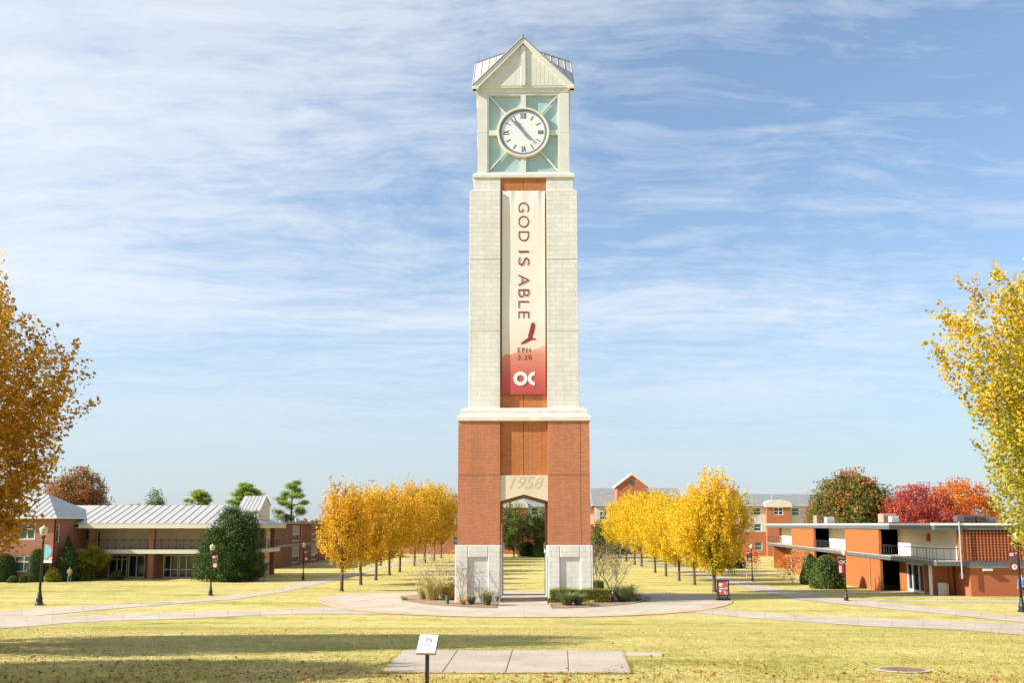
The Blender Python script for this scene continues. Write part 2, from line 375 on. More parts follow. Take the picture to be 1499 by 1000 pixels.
# ------------------------------------------------------------------ mesh builder and object helpers
class MB:
    def __init__(s): s.v = []; s.f = []
    def add(s, vs, fs):
        n = len(s.v); s.v += [tuple(v) for v in vs]; s.f += [tuple(i + n for i in f) for f in fs]; return s
    def box(s, x0, x1, y0, y1, z0, z1):
        return s.add([(x0, y0, z0), (x1, y0, z0), (x1, y1, z0), (x0, y1, z0), (x0, y0, z1), (x1, y0, z1), (x1, y1, z1), (x0, y1, z1)],
                     [(0, 3, 2, 1), (4, 5, 6, 7), (0, 1, 5, 4), (1, 2, 6, 5), (2, 3, 7, 6), (3, 0, 4, 7)])
    def obox(s, a, b, n, w0, w1, z0, z1):
        """box along ground line a->b (x,y), from offset w0 to w1 along n"""
        P = [(a[0] + n[0] * w0, a[1] + n[1] * w0), (b[0] + n[0] * w0, b[1] + n[1] * w0), (b[0] + n[0] * w1, b[1] + n[1] * w1), (a[0] + n[0] * w1, a[1] + n[1] * w1)]
        return s.prism([(p[0], p[1], z0) for p in P], (0, 0, z1 - z0))
    def prism(s, poly, d):
        n = len(poly); d = Vector(d)
        vs = [Vector(p) for p in poly]; vs = vs + [v + d for v in vs]
        return s.add(vs, [tuple(range(n))[::-1], tuple(range(n, 2 * n))] + [(i, (i + 1) % n, n + (i + 1) % n, n + i) for i in range(n)])
    def tube(s, pts, rad, n=6, cap=True):
        pts = [Vector(p) for p in pts]
        if isinstance(rad, (int, float)): rad = [rad] * len(pts)
        vs, fs = [], []
        for i, p in enumerate(pts):
            t = (pts[min(i + 1, len(pts) - 1)] - pts[max(i - 1, 0)]).normalized()
            a = Vector((1, 0, 0)) if abs(t.x) < .8 else Vector((0, 1, 0))
            u = t.cross(a).normalized(); w = t.cross(u)
            for j in range(n):
                an = 2 * math.pi * j / n
                vs.append(p + (u * math.cos(an) + w * math.sin(an)) * rad[i])
        for i in range(len(pts) - 1):
            for j in range(n):
                fs.append((i * n + j, i * n + (j + 1) % n, (i + 1) * n + (j + 1) % n, (i + 1) * n + j))
        if cap: fs += [tuple(range(n))[::-1], tuple(range((len(pts) - 1) * n, len(pts) * n))]
        return s.add(vs, fs)
    def lathe(s, prof, c=(0, 0, 0), n=16):
        vs, fs = [], []
        for r, z in prof:
            for j in range(n):
                an = 2 * math.pi * j / n
                vs.append((c[0] + r * math.cos(an), c[1] + r * math.sin(an), c[2] + z))
        for i in range(len(prof) - 1):
            for j in range(n):
                fs.append((i * n + j, i * n + (j + 1) % n, (i + 1) * n + (j + 1) % n, (i + 1) * n + j))
        fs += [tuple(range(n))[::-1], tuple(range((len(prof) - 1) * n, len(prof) * n))]
        return s.add(vs, fs)
    def sq(s, prof, c):
        """square loft: (half width, z) pairs"""
        vs, fs = [], []
        for h, z in prof: vs += [(c[0] - h, c[1] - h, z), (c[0] + h, c[1] - h, z), (c[0] + h, c[1] + h, z), (c[0] - h, c[1] + h, z)]
        for i in range(len(prof) - 1):
            for j in range(4): fs.append((i * 4 + j, i * 4 + (j + 1) % 4, i * 4 + 4 + (j + 1) % 4, i * 4 + 4 + j))
        n = len(vs); fs += [(3, 2, 1, 0), (n - 4, n - 3, n - 2, n - 1)]
        return s.add(vs, fs)
    def turn(s, k, c):
        """all points turned by k quarter turns about the vertical through c"""
        a = k * math.pi / 2; ca, sa = round(math.cos(a)), round(math.sin(a))
        s.v = [(c[0] + ca * (x - c[0]) - sa * (y - c[1]), c[1] + sa * (x - c[0]) + ca * (y - c[1]), z) for x, y, z in s.v]
        return s


ORG = {}


def tag(o, label=None, cat=None, group=None, kind=None):
    if label: o['label'] = label
    if cat: o['category'] = cat
    if group: o['group'] = group
    if kind: o['kind'] = kind
    return o


def thing(name, label, cat, loc, group=None):
    o = bpy.data.objects.new(name, None); C.objects.link(o)
    o.location = loc; o.empty_display_size = .3; ORG[o.name] = Vector(loc)
    return tag(o, label, cat, group)


def link(name, me, material, parent=None, loc=None, smooth=False):
    o = bpy.data.objects.new(name, me); C.objects.link(o)
    if material is not None: me.materials.append(material)
    if smooth: me.polygons.foreach_set('use_smooth', [True] * len(me.polygons))
    if parent is not None:
        o.parent = parent; ORG[o.name] = ORG.get(parent.name, Vector((0, 0, 0)))
    elif loc is not None: o.location = loc; ORG[o.name] = Vector(loc)
    return o


def part(name, mb, material, parent=None, smooth=False, bevel=0, loc=None):
    """mesh built in world coordinates, stored relative to its thing's base"""
    og = ORG.get(parent.name, Vector((0, 0, 0))) if parent is not None else Vector(loc or (0, 0, 0))
    me = bpy.data.meshes.new(name)
    me.from_pydata([(v[0] - og.x, v[1] - og.y, v[2] - og.z) for v in mb.v], [], mb.f)
    me.update()
    bm = bmesh.new(); bm.from_mesh(me); bmesh.ops.recalc_face_normals(bm, faces=bm.faces); bm.to_mesh(me); bm.free()
    o = link(name, me, material, parent, loc, smooth)
    if bevel:
        b = o.modifiers.new('edge', 'BEVEL'); b.width = bevel; b.segments = 2; b.limit_method = 'ANGLE'
    return o


def copy_tree(o, parent=None):
    c = o.copy(); C.objects.link(c); c.parent = parent
    ORG[c.name] = ORG.get(o.name, Vector((0, 0, 0)))
    for ch in list(o.children): copy_tree(ch, c)
    return c


def text(name, s, size, material, parent, loc, rot, depth=.012, align='CENTER', shear=0, space=1.0, sx=1.0, thin=0.0):
    cu = bpy.data.curves.new(name, 'FONT'); cu.body = s; cu.size = size; cu.extrude = depth
    cu.align_x = align; cu.align_y = 'CENTER'; cu.shear = shear; cu.space_character = space; cu.offset = thin
    t = bpy.data.objects.new(name + '_curve', cu); C.objects.link(t)
    bpy.context.view_layer.update()
    me = bpy.data.meshes.new_from_object(t.evaluated_get(bpy.context.evaluated_depsgraph_get()))
    bpy.data.objects.remove(t)
    og = ORG.get(parent.name, Vector((0, 0, 0)))
    R = Matrix.Translation(Vector(loc) - og) @ rot.to_4x4() @ Matrix.Diagonal((sx, 1, 1, 1))
    me.transform(R)
    me.materials.clear()
    return link(name, me, material, parent)


UP = Matrix.Rotation(math.pi / 2, 3, 'X')                  # flat lettering stood up, facing the camera


def grid_wall(mb, P, u0, u1, z0, z1, holes, t=.25):
    """wall with real openings; P(u, w, z) -> world, w runs inwards"""
    us = sorted({u0, u1, *[h[0] for h in holes], *[h[1] for h in holes]}); zs = sorted({z0, z1, *[h[2] for h in holes], *[h[3] for h in holes]})
    us = [u for u in us if u0 <= u <= u1]; zs = [z for z in zs if z0 <= z <= z1]
    inh = lambda u, z: any(h[0] < u < h[1] and h[2] < z < h[3] for h in holes) or not (u0 < u < u1 and z0 < z < z1)
    q = lambda *p: mb.add([P(*a) for a in p], [(0, 1, 2, 3)])
    for a, b in zip(us, us[1:]):
        for c, d in zip(zs, zs[1:]):
            um, zm = (a + b) / 2, (c + d) / 2
            if inh(um, zm): continue
            q((a, 0, c), (b, 0, c), (b, 0, d), (a, 0, d)); q((a, t, c), (a, t, d), (b, t, d), (b, t, c))
            e = 1e-4
            if inh(a - e, zm): q((a, 0, c), (a, 0, d), (a, t, d), (a, t, c))
            if inh(b + e, zm): q((b, 0, c), (b, t, c), (b, t, d), (b, 0, d))
            if inh(um, c - e): q((a, 0, c), (a, t, c), (b, t, c), (b, 0, c))
            if inh(um, d + e): q((a, 0, d), (b, 0, d), (b, t, d), (a, t, d))
    return mb


def window(parent, P, u0, u1, z0, z1, fm, gm, mull=(), bars=(), fw=.07, inset=.10, name='window', blind=0):
    """framed window in an opening: the frame mesh with its pane (and blind) as sub-parts"""
    f = MB()
    def bx(a, b, c, d, w0, w1):
        pts = [P(a, w0, c), P(b, w0, c), P(b, w0, d), P(a, w0, d)]; p2 = [P(a, w1, c), P(b, w1, c), P(b, w1, d), P(a, w1, d)]
        f.add(pts + p2, [(0, 1, 2, 3), (7, 6, 5, 4), (0, 4, 5, 1), (1, 5, 6, 2), (2, 6, 7, 3), (3, 7, 4, 0)])
    w0, w1 = inset - .05, inset + .05
    bx(u0, u0 + fw, z0, z1, w0, w1); bx(u1 - fw, u1, z0, z1, w0, w1)
    bx(u0 + fw, u1 - fw, z0, z0 + fw, w0, w1); bx(u0 + fw, u1 - fw, z1 - fw, z1, w0, w1)
    for m in mull:
        u = u0 + (u1 - u0) * m; bx(u - fw / 2, u + fw / 2, z0 + fw, z1 - fw, w0 + .003, w1)
    for m in bars:
        z = z0 + (z1 - z0) * m; bx(u0 + fw, u1 - fw, z - fw / 2, z + fw / 2, w0 + .006, w1)
    fr = part(name, f, fm, parent)
    p = MB(); p.add([P(u0 + .01, inset + .02, z0 + .01), P(u1 - .01, inset + .02, z0 + .01), P(u1 - .01, inset + .02, z1 - .01), P(u0 + .01, inset + .02, z1 - .01)], [(0, 1, 2, 3)])
    part('pane', p, gm, fr)
    if blind:
        b = MB(); zb = z1 - (z1 - z0) * blind
        b.add([P(u0 + fw, inset + .01, zb), P(u1 - fw, inset + .01, zb), P(u1 - fw, inset + .01, z1 - fw), P(u0 + fw, inset + .01, z1 - fw)], [(0, 1, 2, 3)])
        part('blind', b, M['curtain'], fr)
    return fr


def front(Y, face=1):
    """plane at depth Y facing the camera"""
    return lambda u, w, z: (u, Y + w, z)


def zt(py, Y, px=767): return at(px, py, Y).z
def xt(px, Y, py=800): return at(px, py, Y).x

# ------------------------------------------------------------------ ground, paths, plaza
def sheet(name, verts, faces, material, kind='structure'):
    me = bpy.data.meshes.new(name); me.from_pydata(verts, [], faces); me.update()
    o = link(name, me, material, None, (0, 0, 0), True)
    return tag(o, kind=kind)


def build_ground():
    ys = np.concatenate([np.arange(-80, 150, .5), np.arange(150, 400, 10), np.arange(400, 3001, 200)])
    xs = [-2500, -400, -120, -60, -30, 0, 30, 60, 120, 400, 2500]
    v = [(x, y, float(g(y))) for y in ys for x in xs]; n = len(xs)
    f = [(i * n + j, i * n + j + 1, i * n + n + j + 1, i * n + n + j) for i in range(len(ys) - 1) for j in range(n - 1)]
    sheet('lawn', v, f, M['lawn'])


build_ground()


def catmull(P, m=14):
    P = [np.array(p, float) for p in P]; P = [2 * P[0] - P[1]] + P + [2 * P[-1] - P[-2]]
    out = []
    for i in range(1, len(P) - 2):
        for t in np.linspace(0, 1, m, endpoint=False):
            a, b, c, d = P[i - 1], P[i], P[i + 1], P[i + 2]
            out.append(.5 * (2 * b + (c - a) * t + (2 * a - 5 * b + 4 * c - d) * t * t + (3 * b - a - 3 * c + d) * t ** 3))
    out.append(P[-2]); return out


def strip(name, edges, off, material, m=16):
    """ribbon on the ground between two edge lines; edges = [(px, py top, py bottom)] in photograph pixels"""
    A = catmull([gp(p[0], p[1])[:2] for p in edges], m); B = catmull([gp(p[0], p[2])[:2] for p in edges], m)
    k = 7; v = []; f = []; uv = []; rng = np.random.default_rng(len(name) * 7 + len(edges)); dist = 0.0; last = None
    for a, b in zip(A, B):
        mid = (a + b) / 2; dist += 0 if last is None else float(np.linalg.norm(mid - last)); last = mid
        d = (b - a) / (np.linalg.norm(b - a) + 1e-6); a = a + d * rng.normal(0, .05); b = b + d * rng.normal(0, .05)
        for j in range(k):
            uv.append((dist, j / (k - 1)))
            q = a + (b - a) * j / (k - 1); v.append((q[0], q[1], float(g(q[1])) + off))
    for i in range(len(A) - 1):
        for j in range(k - 1): f.append((i * k + j, i * k + j + 1, (i + 1) * k + j + 1, (i + 1) * k + j))
    o = sheet(name, v, f, material); L = o.data.uv_layers.new(name='along')
    for lp in o.data.loops: L.data[lp.index].uv = uv[lp.vertex_index]
    return o


strip('lower_path', [(-60, 904, 927), (60, 902.5, 917), (150, 900, 911), (300, 896, 905.5), (420, 892.5, 900.5), (620, 886, 900)], .016, M['concrete'])
strip('upper_path', [(-60, 899, 912), (0, 896, 907), (100, 889, 898.5), (200, 883.5, 889.5), (300, 877, 881.5), (371, 869, 874.5), (441, 855, 862.5), (499, 843, 849), (550, 831, 835.5), (590, 823, 826), (630, 816.5, 818.5)], .020, M['concrete'])
strip('entry_path', [(372, 851.6, 853.2), (420, 852, 853.6), (470, 850.8, 853)], .012, M['concrete'])
strip('lower_walk', [(1010, 888, 897), (1080, 895, 904), (1200, 902, 913), (1350, 908, 921), (1499, 914, 931), (1580, 917, 936)], .016, M['concrete'])
strip('upper_walk', [(925, 818.5, 820.5), (960, 825, 828), (1000, 833, 838), (1050, 842.5, 851), (1100, 852, 864), (1150, 864, 875), (1200, 873, 882), (1300, 884, 892.5), (1400, 894, 902), (1499, 904, 913), (1580, 911, 921)], .020, M['concrete'])
strip('dorm_walk', [(1062, 839.5, 841.5), (1110, 838.5, 840.5), (1190, 838, 840)], .012, M['concrete'])
strip('cross_walk', [(1140, 864.8, 867.2), (1220, 865.6, 867.8), (1350, 867, 869)], .011, M['concrete'])
strip('side_walk', [(1248, 878.5, 881.5), (1340, 879.5, 882), (1499, 879.5, 883.5), (1560, 880, 884)], .011, M['concrete'])

TX, TY = 0.0, 61.4                                         # centre of the tower


def disc(name, r0, r1, off, material, a0=0, a1=2 * math.pi, clip=None, nr=14, na=120):
    v = []; f = []
    for i in range(nr + 1):
        r = r0 + (r1 - r0) * i / nr
        for j in range(na + 1):
            a = a0 + (a1 - a0) * j / na
            x, y = TX + r * math.cos(a), TY + r * math.sin(a)
            if clip: x = clip(x)
            v.append((x, y, float(g(y)) + off))
    for i in range(nr):
        for j in range(na): f.append((i * (na + 1) + j, i * (na + 1) + j + 1, (i + 1) * (na + 1) + j + 1, (i + 1) * (na + 1) + j))
    return sheet(name, v, f, material)


disc('plaza', 0, 13.05, .030, M['plaza'])
disc('plaza_border', 13.05, 14.3, .032, M['ring'], nr=3)
H = math.pi / 2
disc('mulch_bed', .3, 8.6, .055, M['mulch'], H, 3 * H, clip=lambda x: min(x, -1.66))
disc('mulch_bed', .3, 8.9, .055, M['mulch'], -H, H, clip=lambda x: max(x, 1.66))


def build_pad():
    a, b, c, d = [gp(*p) for p in ((555, 987), (590, 953.5), (912, 954.5), (926, 988))]
    lerp = lambda p, q, t: p + (q - p) * t
    t = thing('concrete_pad', 'four square concrete slabs laid in a row in the near lawn', 'paving', a)
    for i in range(4):
        e = .0016
        p = [lerp(a, d, i / 4 + e), lerp(a, d, (i + 1) / 4 - e), lerp(b, c, (i + 1) / 4 - e), lerp(b, c, i / 4 + e)]
        p = [Vector((q.x, q.y, float(g(q.y)) - .05)) for q in p]
        part('slab', MB().prism(p, (0, 0, .072)), M['pad'], t, bevel=.008)
    P = [gp(*p) for p in ((918, 957), (968, 958), (970, 962.5), (914, 961.5))]
    o = part('paving_slab', MB().prism([Vector((q.x, q.y, float(g(q.y)) - .05)) for q in P], (0, 0, .075)), M['pad'], loc=P[0], bevel=.006)
    tag(o, 'small lone concrete slab in the grass just right of the four slabs', 'paving')
    m = gp(1321, 983)
    t = thing('manhole_cover', 'round rusty manhole cover set flush in the near lawn', 'manhole cover', m)
    sl = (float(g(m.y + .5)) - float(g(m.y - .5)))
    def dsk(r0, r1, z):
        mb = MB(); mb.lathe([(r0, z), (r1, z), (r1, z + .012), (r0, z + .012)], m, 40)
        mb.v = [(x, y, zz + sl * (y - m.y)) for x, y, zz in mb.v]; return mb
    part('cover', dsk(.02, .36, .018), M['rust'], t); part('rim', dsk(.37, .45, .012), M['pad'], t)


build_pad()


# ------------------------------------------------------------------ clock tower
def build_tower():
    c = (TX, TY)
    t = thing('clock_tower', 'tall brick and pale stone clock tower with an open arch on the round plaza', 'clock tower', (TX, TY, 0))
    B = lambda *a: MB().box(TX + a[0], TX + a[1], TY + a[2], TY + a[3], a[4], a[5])

    def corner(fn, name, m, bevel=0):
        for k in range(4):
            mb = MB(); fn(mb, k); part(name, mb.turn(k, c), m, t, bevel=bevel)

    def plinth(mb, k):                                     # lower left corner, turned for the others
        bx = lambda x0, x1, y0, y1, z0, z1: mb.box(TX + x0, TX + x1, TY + y0, TY + y1, z0, z1)
        bx(-4.43, -1.6, -4.43, -1.6, -.8, 3.74)
        # raised border leaves a sunk panel on each outward face
        bx(-4.54, -3.70, -4.54, -4.432, -.8, 3.72); bx(-2.36, -1.57, -4.54, -4.432, -.8, 3.72); bx(-3.698, -2.362, -4.54, -4.432, 2.92, 3.72)
        bx(-4.54, -4.432, -4.43, -3.70, -.8, 3.72); bx(-4.54, -4.432, -2.36, -1.57, -.8, 3.72); bx(-4.54, -4.432, -3.698, -2.362, 2.92, 3.72)
        bx(-1.598, -1.50, -4.44, -1.7, 3.0, 3.72); bx(-4.44, -1.7, -1.598, -1.50, 3.0, 3.72)
    corner(plinth, 'plinth', M['stone'], .05)

    def pier(mb, k):
        for z0, z1 in ((3.745, 8.345), (8.385, 12.0)):
            if k == 1:                                     # one pier carries a vertical joint too
                mb.box(TX - 4.4, TX - 1.6, TY - 4.4, TY - 3.80, z0, z1); mb.box(TX - 4.4, TX - 1.6, TY - 3.77, TY - 1.6, z0, z1)
            else: mb.box(TX - 4.4, TX - 1.6, TY - 4.4, TY - 1.6, z0, z1)
    corner(pier, 'brick_pier', M['brick'])
    corner(lambda mb, k: mb.box(TX - 4.37, TX - 1.63, TY - 4.37, TY - 1.63, 3.75, 11.99), 'pier_joint', M['joint'])

    for k in range(4):                                     # the four openings: stone lintel with a low pointed soffit, stacked brick above
        part('lintel', MB().prism([(TX - 1.597, TY - 4.31, 6.64), (TX, TY - 4.31, 7.09), (TX + 1.597, TY - 4.31, 6.64), (TX + 1.597, TY - 4.31, 8.36), (TX - 1.597, TY - 4.31, 8.36)], (0, .7, 0)).turn(k, c), M['lintel'], t)
        mb = MB()
        for x0, x1 in ((-1.597, -.035), (.0, 1.597)): mb.box(TX + x0, TX + x1, TY - 4.22, TY - 3.7, 8.364, 12.0)
        part('infill_wall', mb.turn(k, c), M['tile'], t)
        part('pier_joint', MB().box(TX - .033, TX - .002, TY - 4.2, TY - 3.8, 8.366, 11.99).turn(k, c), M['joint'], t)
    part('vault_ceiling', B(-3.6, 3.6, -3.6, 3.6, 8.5, 8.8), M['soffit'], t)
    lin = [o for o in t.children if o.name.startswith('lintel')][0]
    text('date_figures', '1958', 1.12, M['engraved'], lin, (TX - .03, TY - 4.312, 7.82), UP, .006, shear=.35, sx=1.05)

    part('cornice', MB().sq([(4.46, 12.003), (4.50, 12.05), (4.50, 12.30), (4.44, 12.36), (4.33, 12.42), (4.27, 12.52), (4.27, 12.80), (4.20, 12.86), (3.9, 12.96)], c), M['stone_plain'], t)

    # stone shaft: four corner piers, the wall between them set back
    def shaft(mb, k):
        for z0, z1 in ((12.963, 18.315), (18.345, 23.425), (23.455, 28.43)): mb.box(TX - 3.76, TX - 1.62, TY - 3.76, TY - 1.62, z0, z1)
        mb.box(TX - 3.70, TX - 1.66, TY - 3.70, TY - 1.66, 12.97, 28.45)
        mb.box(TX - 3.64, TX - 1.63, TY - 3.64, TY - 1.63, 28.432, 28.55)
        mb.box(TX - 3.50, TX - 1.62, TY - 3.52, TY - 1.62, 28.552, 29.46)
    corner(shaft, 'stone_pier', M['stone'], .015)
    for k in range(4):
        mb = MB()
        for x0, x1 in ((-1.618, -.035), (.0, 1.618)): mb.box(TX + x0, TX + x1, TY - 3.45, TY - 3.0, 12.965, 29.46)
        part('recess_wall', mb.turn(k, c), M['tile'], t)
        part('pier_joint', MB().box(TX - .033, TX - .002, TY - 3.43, TY - 3.1, 12.97, 29.45).turn(k, c), M['joint'], t)
    part('stone_cap', MB().sq([(3.56, 29.464), (3.60, 29.50), (3.60, 29.72), (3.50, 29.80), (3.34, 29.90)], c), M['stone_plain'], t)

    # clock stage
    corner(lambda mb, k: (mb.box(TX - 3.27, TX - 2.58, TY - 3.27, TY - 2.58, 29.903, 32.95), mb.box(TX - 3.27, TX - 2.58, TY - 3.27, TY - 2.58, 32.98, 36.0), mb.box(TX - 3.24, TX - 2.6, TY - 3.24, TY - 2.6, 32.9, 33.0)), 'corner_post', M['cream_metal'])
    part('stage_core', B(-2.7, 2.7, -2.7, 2.7, 29.95, 36.1), M['soffit'], t)
    part('frieze', MB().sq([(3.30, 36.003), (3.30, 36.28), (3.40, 36.30), (3.40, 36.42)], c), M['cream_metal'], t)
    zc = 32.97
    for k in range(4):
        part('teal_panel', MB().box(TX - 2.578, TX + 2.578, TY - 3.05, TY - 2.9, 29.905, 36.0).turn(k, c), M['teal'], t)
        mb = MB()
        bx = lambda x0, x1, z0, z1, y0=-3.24, y1=-3.052: mb.box(TX + x0, TX + x1, TY + y0, TY + y1, z0, z1)
        bx(-2.576, -2.46, 29.91, 35.99); bx(2.46, 2.576, 29.91, 35.99); bx(-2.458, 2.458, 35.80, 35.99); bx(-2.458, 2.458, 29.91, 30.02)
        bx(-.19, .19, 30.022, 35.798, -3.25); bx(-2.458, -.192, zc - .19, zc + .19); bx(.192, 2.458, zc - .19, zc + .19)
        for sx in (-1, 1):
            for sz in (-1, 1):
                a = Vector((TX + sx * 2.44, TY - 3.10, zc + sz * 2.80)); b = Vector((TX + sx * .9, TY - 3.10, zc + sz * 1.05))
                d = (b - a).normalized(); n = Vector((-d.z, 0, d.x)) * .055
                mb.prism([a + n, b + n, b - n, a - n], (0, -.10, 0))
        part('mullion_frame', mb.turn(k, c), M['cream_metal'], t)
        build_clock(t, k, c, zc)

    # gables and cross-gabled metal roof
    E_, ez, az, cz, yo = 3.66, 36.30, 40.02, 41.35, 3.62
    for k in range(4):
        mb = MB().prism([(TX - 3.28, TY - 3.42, 36.424), (TX + 3.28, TY - 3.42, 36.424), (TX, TY - 3.42, 39.72)], (0, .2, 0))
        for i in range(-10, 11):                            # ribbed siding
            x = i * .3
            if abs(x) > .2: mb.box(TX + x - .012, TX + x + .012, TY - 3.426, TY - 3.4215, 36.43, 39.6 - abs(x) * 1.0)
        part('gable_panel', mb.turn(k, c), M['cream_panel'], t)
        mb = MB(); mb.box(TX - .16, TX + .16, TY - 3.52, TY - 3.423, 36.43, 39.4)
        part('gable_post', mb.turn(k, c), M['cream_metal'], t)
        mb = MB()
        for s in (-1, 1):
            p = [Vector((TX, TY - yo, az - .02)), Vector((TX + s * E_, TY - yo, ez)), Vector((TX + s * E_, TY - yo, ez - .22)), Vector((TX + s * (E_ - .30), TY - yo, ez - .22)), Vector((TX, TY - yo, az - .42))]
            mb.prism(p if s > 0 else p[::-1], (0, .42, 0))
        part('rake_board', mb.turn(k, c), M['cream_metal'], t)
    mb = MB(); sm = MB()
    for k in range(4):
        for s in (-1, 1):
            A = Vector((TX + s * E_, TY - E_ - .01, ez)); P = Vector((TX, TY - E_ - .01, az)); Q = Vector((TX, TY, cz))
            q = MB().prism([A, P, Q], (0, 0, .06)); q.turn(k, c); mb.add(q.v, q.f)
            n = (P - A).cross(Q - A).normalized(); n = n if n.z > 0 else -n
            q = MB()
            for i in range(0, 7):
                u = .02 + i / 7.2
                a = P.lerp(Q, u) + n * .05; b = A.lerp(Q, u) + n * .05
                q.tube([a, b], .032, 4)
            q.turn(k, c); sm.add(q.v, q.f)
            q = MB().tube([P + Vector((0, 0, .08)), Q + Vector((0, 0, .08))], .06, 5).turn(k, c); sm.add(q.v, q.f)
    rf = part('roof', mb, M['roof_metal'], t)
    part('standing_seam', sm, M['seam'], rf)
    part('roof_core', MB().sq([(3.1, 36.425), (3.1, 36.6), (.4, 39.6)], c), M['soffit'], t)
    for p in ((0, -3.4, az), (-3.4, 0, az + .15), (3.4, 0, az + .15)):
        part('lightning_rod', MB().tube([(TX + p[0], TY + p[1], p[2]), (TX + p[0], TY + p[1], p[2] + .3), (TX + p[0], TY + p[1], p[2] + .75)], [.045, .03, .012], 5), M['steel'], t)
    return t


def build_clock(t, k, c, zc):
    def ring(r0, r1, y0, y1, n=64):
        mb = MB(); vs, fs = [], []
        for r, y in ((r0, y0), (r1, y0), (r1, y1), (r0, y1)):
            for j in range(n):
                a = 2 * math.pi * j / n; vs.append((TX + r * math.sin(a), TY + y, zc + r * math.cos(a)))
        for i in range(4):
            for j in range(n): fs.append((i * n + j, i * n + (j + 1) % n, ((i + 1) % 4) * n + (j + 1) % n, ((i + 1) % 4) * n + j))
        return mb.add(vs, fs)
    clk = part('clock', ring(1.71, 1.87, -3.36, -3.06).turn(k, c), M['gold_rim'], t, bevel=.03)
    part('dial', MB().prism([(TX + 1.705 * math.sin(a), TY - 3.275, zc + 1.705 * math.cos(a)) for a in np.linspace(0, 2 * math.pi, 65)[:-1]], (0, .16, 0)).turn(k, c), M['dial'], clk)
    part('dial_ring', ring(1.54, 1.703, -3.30, -3.28).turn(k, c), M['dial_ring'], clk)
    y = -3.278

    def bar(mb, p, q, w):                                      # flat mark from p to q on the dial, (x, z) from its centre
        p, q = Vector((p[0], 0, p[1])), Vector((q[0], 0, q[1])); d = (q - p).normalized(); n = Vector((-d.z, 0, d.x)) * w / 2
        o = Vector((TX, TY + y, zc))
        mb.prism([o + p + n, o + q + n, o + q - n, o + p - n], (0, -.012, 0))

    def glyph(hour, strokes):                              # strokes (x0, z0, x1, z1, width), upright at the top, turned to the hour
        a = -hour * math.pi / 6; ca, sa = math.cos(a), math.sin(a)
        rot = lambda x, z: (ca * x - sa * z, sa * x + ca * z)
        mb = MB()
        for x0, z0, x1, z1, w in strokes: bar(mb, rot(x0, 1.24 + z0), rot(x1, 1.24 + z1), w)
        part('hour_mark', mb.turn(k, c), M['black'], clk)
    h = .19
    I = lambda x, s=1: [(x, -h, x, h, .045), (x - .035, h - .012, x + .035, h - .012, .024), (x - .035, -h + .012, x + .035, -h + .012, .024)]
    X = lambda x: [(x - .085, h, x + .085, -h, .052), (x + .085, h, x - .085, -h, .022), (x - .12, h - .012, x - .05, h - .012, .022), (x + .05, h - .012, x + .12, h - .012, .022), (x - .12, -h + .012, x - .05, -h + .012, .022), (x + .05, -h + .012, x + .12, -h + .012, .022)]
    V = lambda x: [(x - .08, h, x, -h, .050), (x + .08, h, x, -h, .022), (x - .12, h - .012, x - .04, h - .012, .022), (x + .04, h - .012, x + .12, h - .012, .022)]
    glyph(0, X(-.12) + I(.06) + I(.155)); glyph(3, I(-.1) + I(0) + I(.1)); glyph(6, V(-.06) + I(.10)); glyph(9, I(-.14) + X(.03))
    for hh in (1, 2, 4, 5, 7, 8, 10, 11): glyph(hh, [(0, -.19, 0, .19, .05)])

    def hand(name, ang, L, w, tail, yy):
        a = math.radians(ang); d = Vector((math.sin(a), 0, math.cos(a))); n = Vector((d.z, 0, -d.x)); o = Vector((TX, TY + yy, zc))
        pts = [(-tail, .10), (-tail * .8, .07), (-tail * .55, .05), (0, .07), (L * .62, w), (L * .74, w * .6), (L * .80, w * 1.3), (L, .01)]
        poly = [o + d * p + n * q for p, q in pts] + [o + d * p - n * q for p, q in pts[::-1]]
        part(name, MB().prism(poly, (0, -.03, 0)).turn(k, c), M['hand'], clk)
    hand('minute_hand', 318, 1.42, .065, .82, -3.34)
    hand('hour_hand', 326.5, 1.04, .11, .35, -3.30)


build_tower()


# ------------------------------------------------------------------ the long banner
def banner_mat():
    m, k, b = new_mat('printed_banner_cloth')
    oc = k.n('ShaderNodeTexCoord').outputs['Object']
    s = k.n('ShaderNodeSeparateXYZ'); k.l(oc, s.inputs[0])
    nz = k.noise(k.mapping(oc, (1, 1, .35)), 1.1, 5, .65)
    hill = k.math('ADD', s.outputs[2], k.math('MULTIPLY', k.math('SUBTRACT', nz, .5), 1.0))
    hill = k.math('SUBTRACT', hill, k.math('MULTIPLY', s.outputs[0], .22))
    top = k.ramp(k.math('MULTIPLY', k.math('ADD', s.outputs[2], k.math('MULTIPLY', nz, 2.2)), 1 / 17),
                 [(.12, (.72, .46, .34)), (.27, (.74, .63, .51)), (.38, (.76, .71, .63)), (.6, (.755, .69, .60)), (.8, (.76, .67, .575)), (1.0, (.78, .74, .69))])
    grain = k.noise(k.mapping(oc, (1.5, 1, 4)), 3.0, 5, .7)
    red = k.ramp(k.math('ADD', k.math('MULTIPLY', s.outputs[2], .20), k.math('MULTIPLY', grain, .36)), [(.10, (.42, .065, .07)), (.40, (.53, .11, .09)), (.72, (.64, .25, .17)), (.85, (.70, .42, .29))])
    f = k.ramp(hill, [(2.95, 1.0), (3.05, 0.0)])
    edge = k.math('LESS_THAN', hill, 3.0)
    k.l(k.mix(edge, top, red), b.inputs['Base Color']); b.inputs['Roughness'].default_value = .8; b.inputs['Specular IOR Level'].default_value = .2
    return m


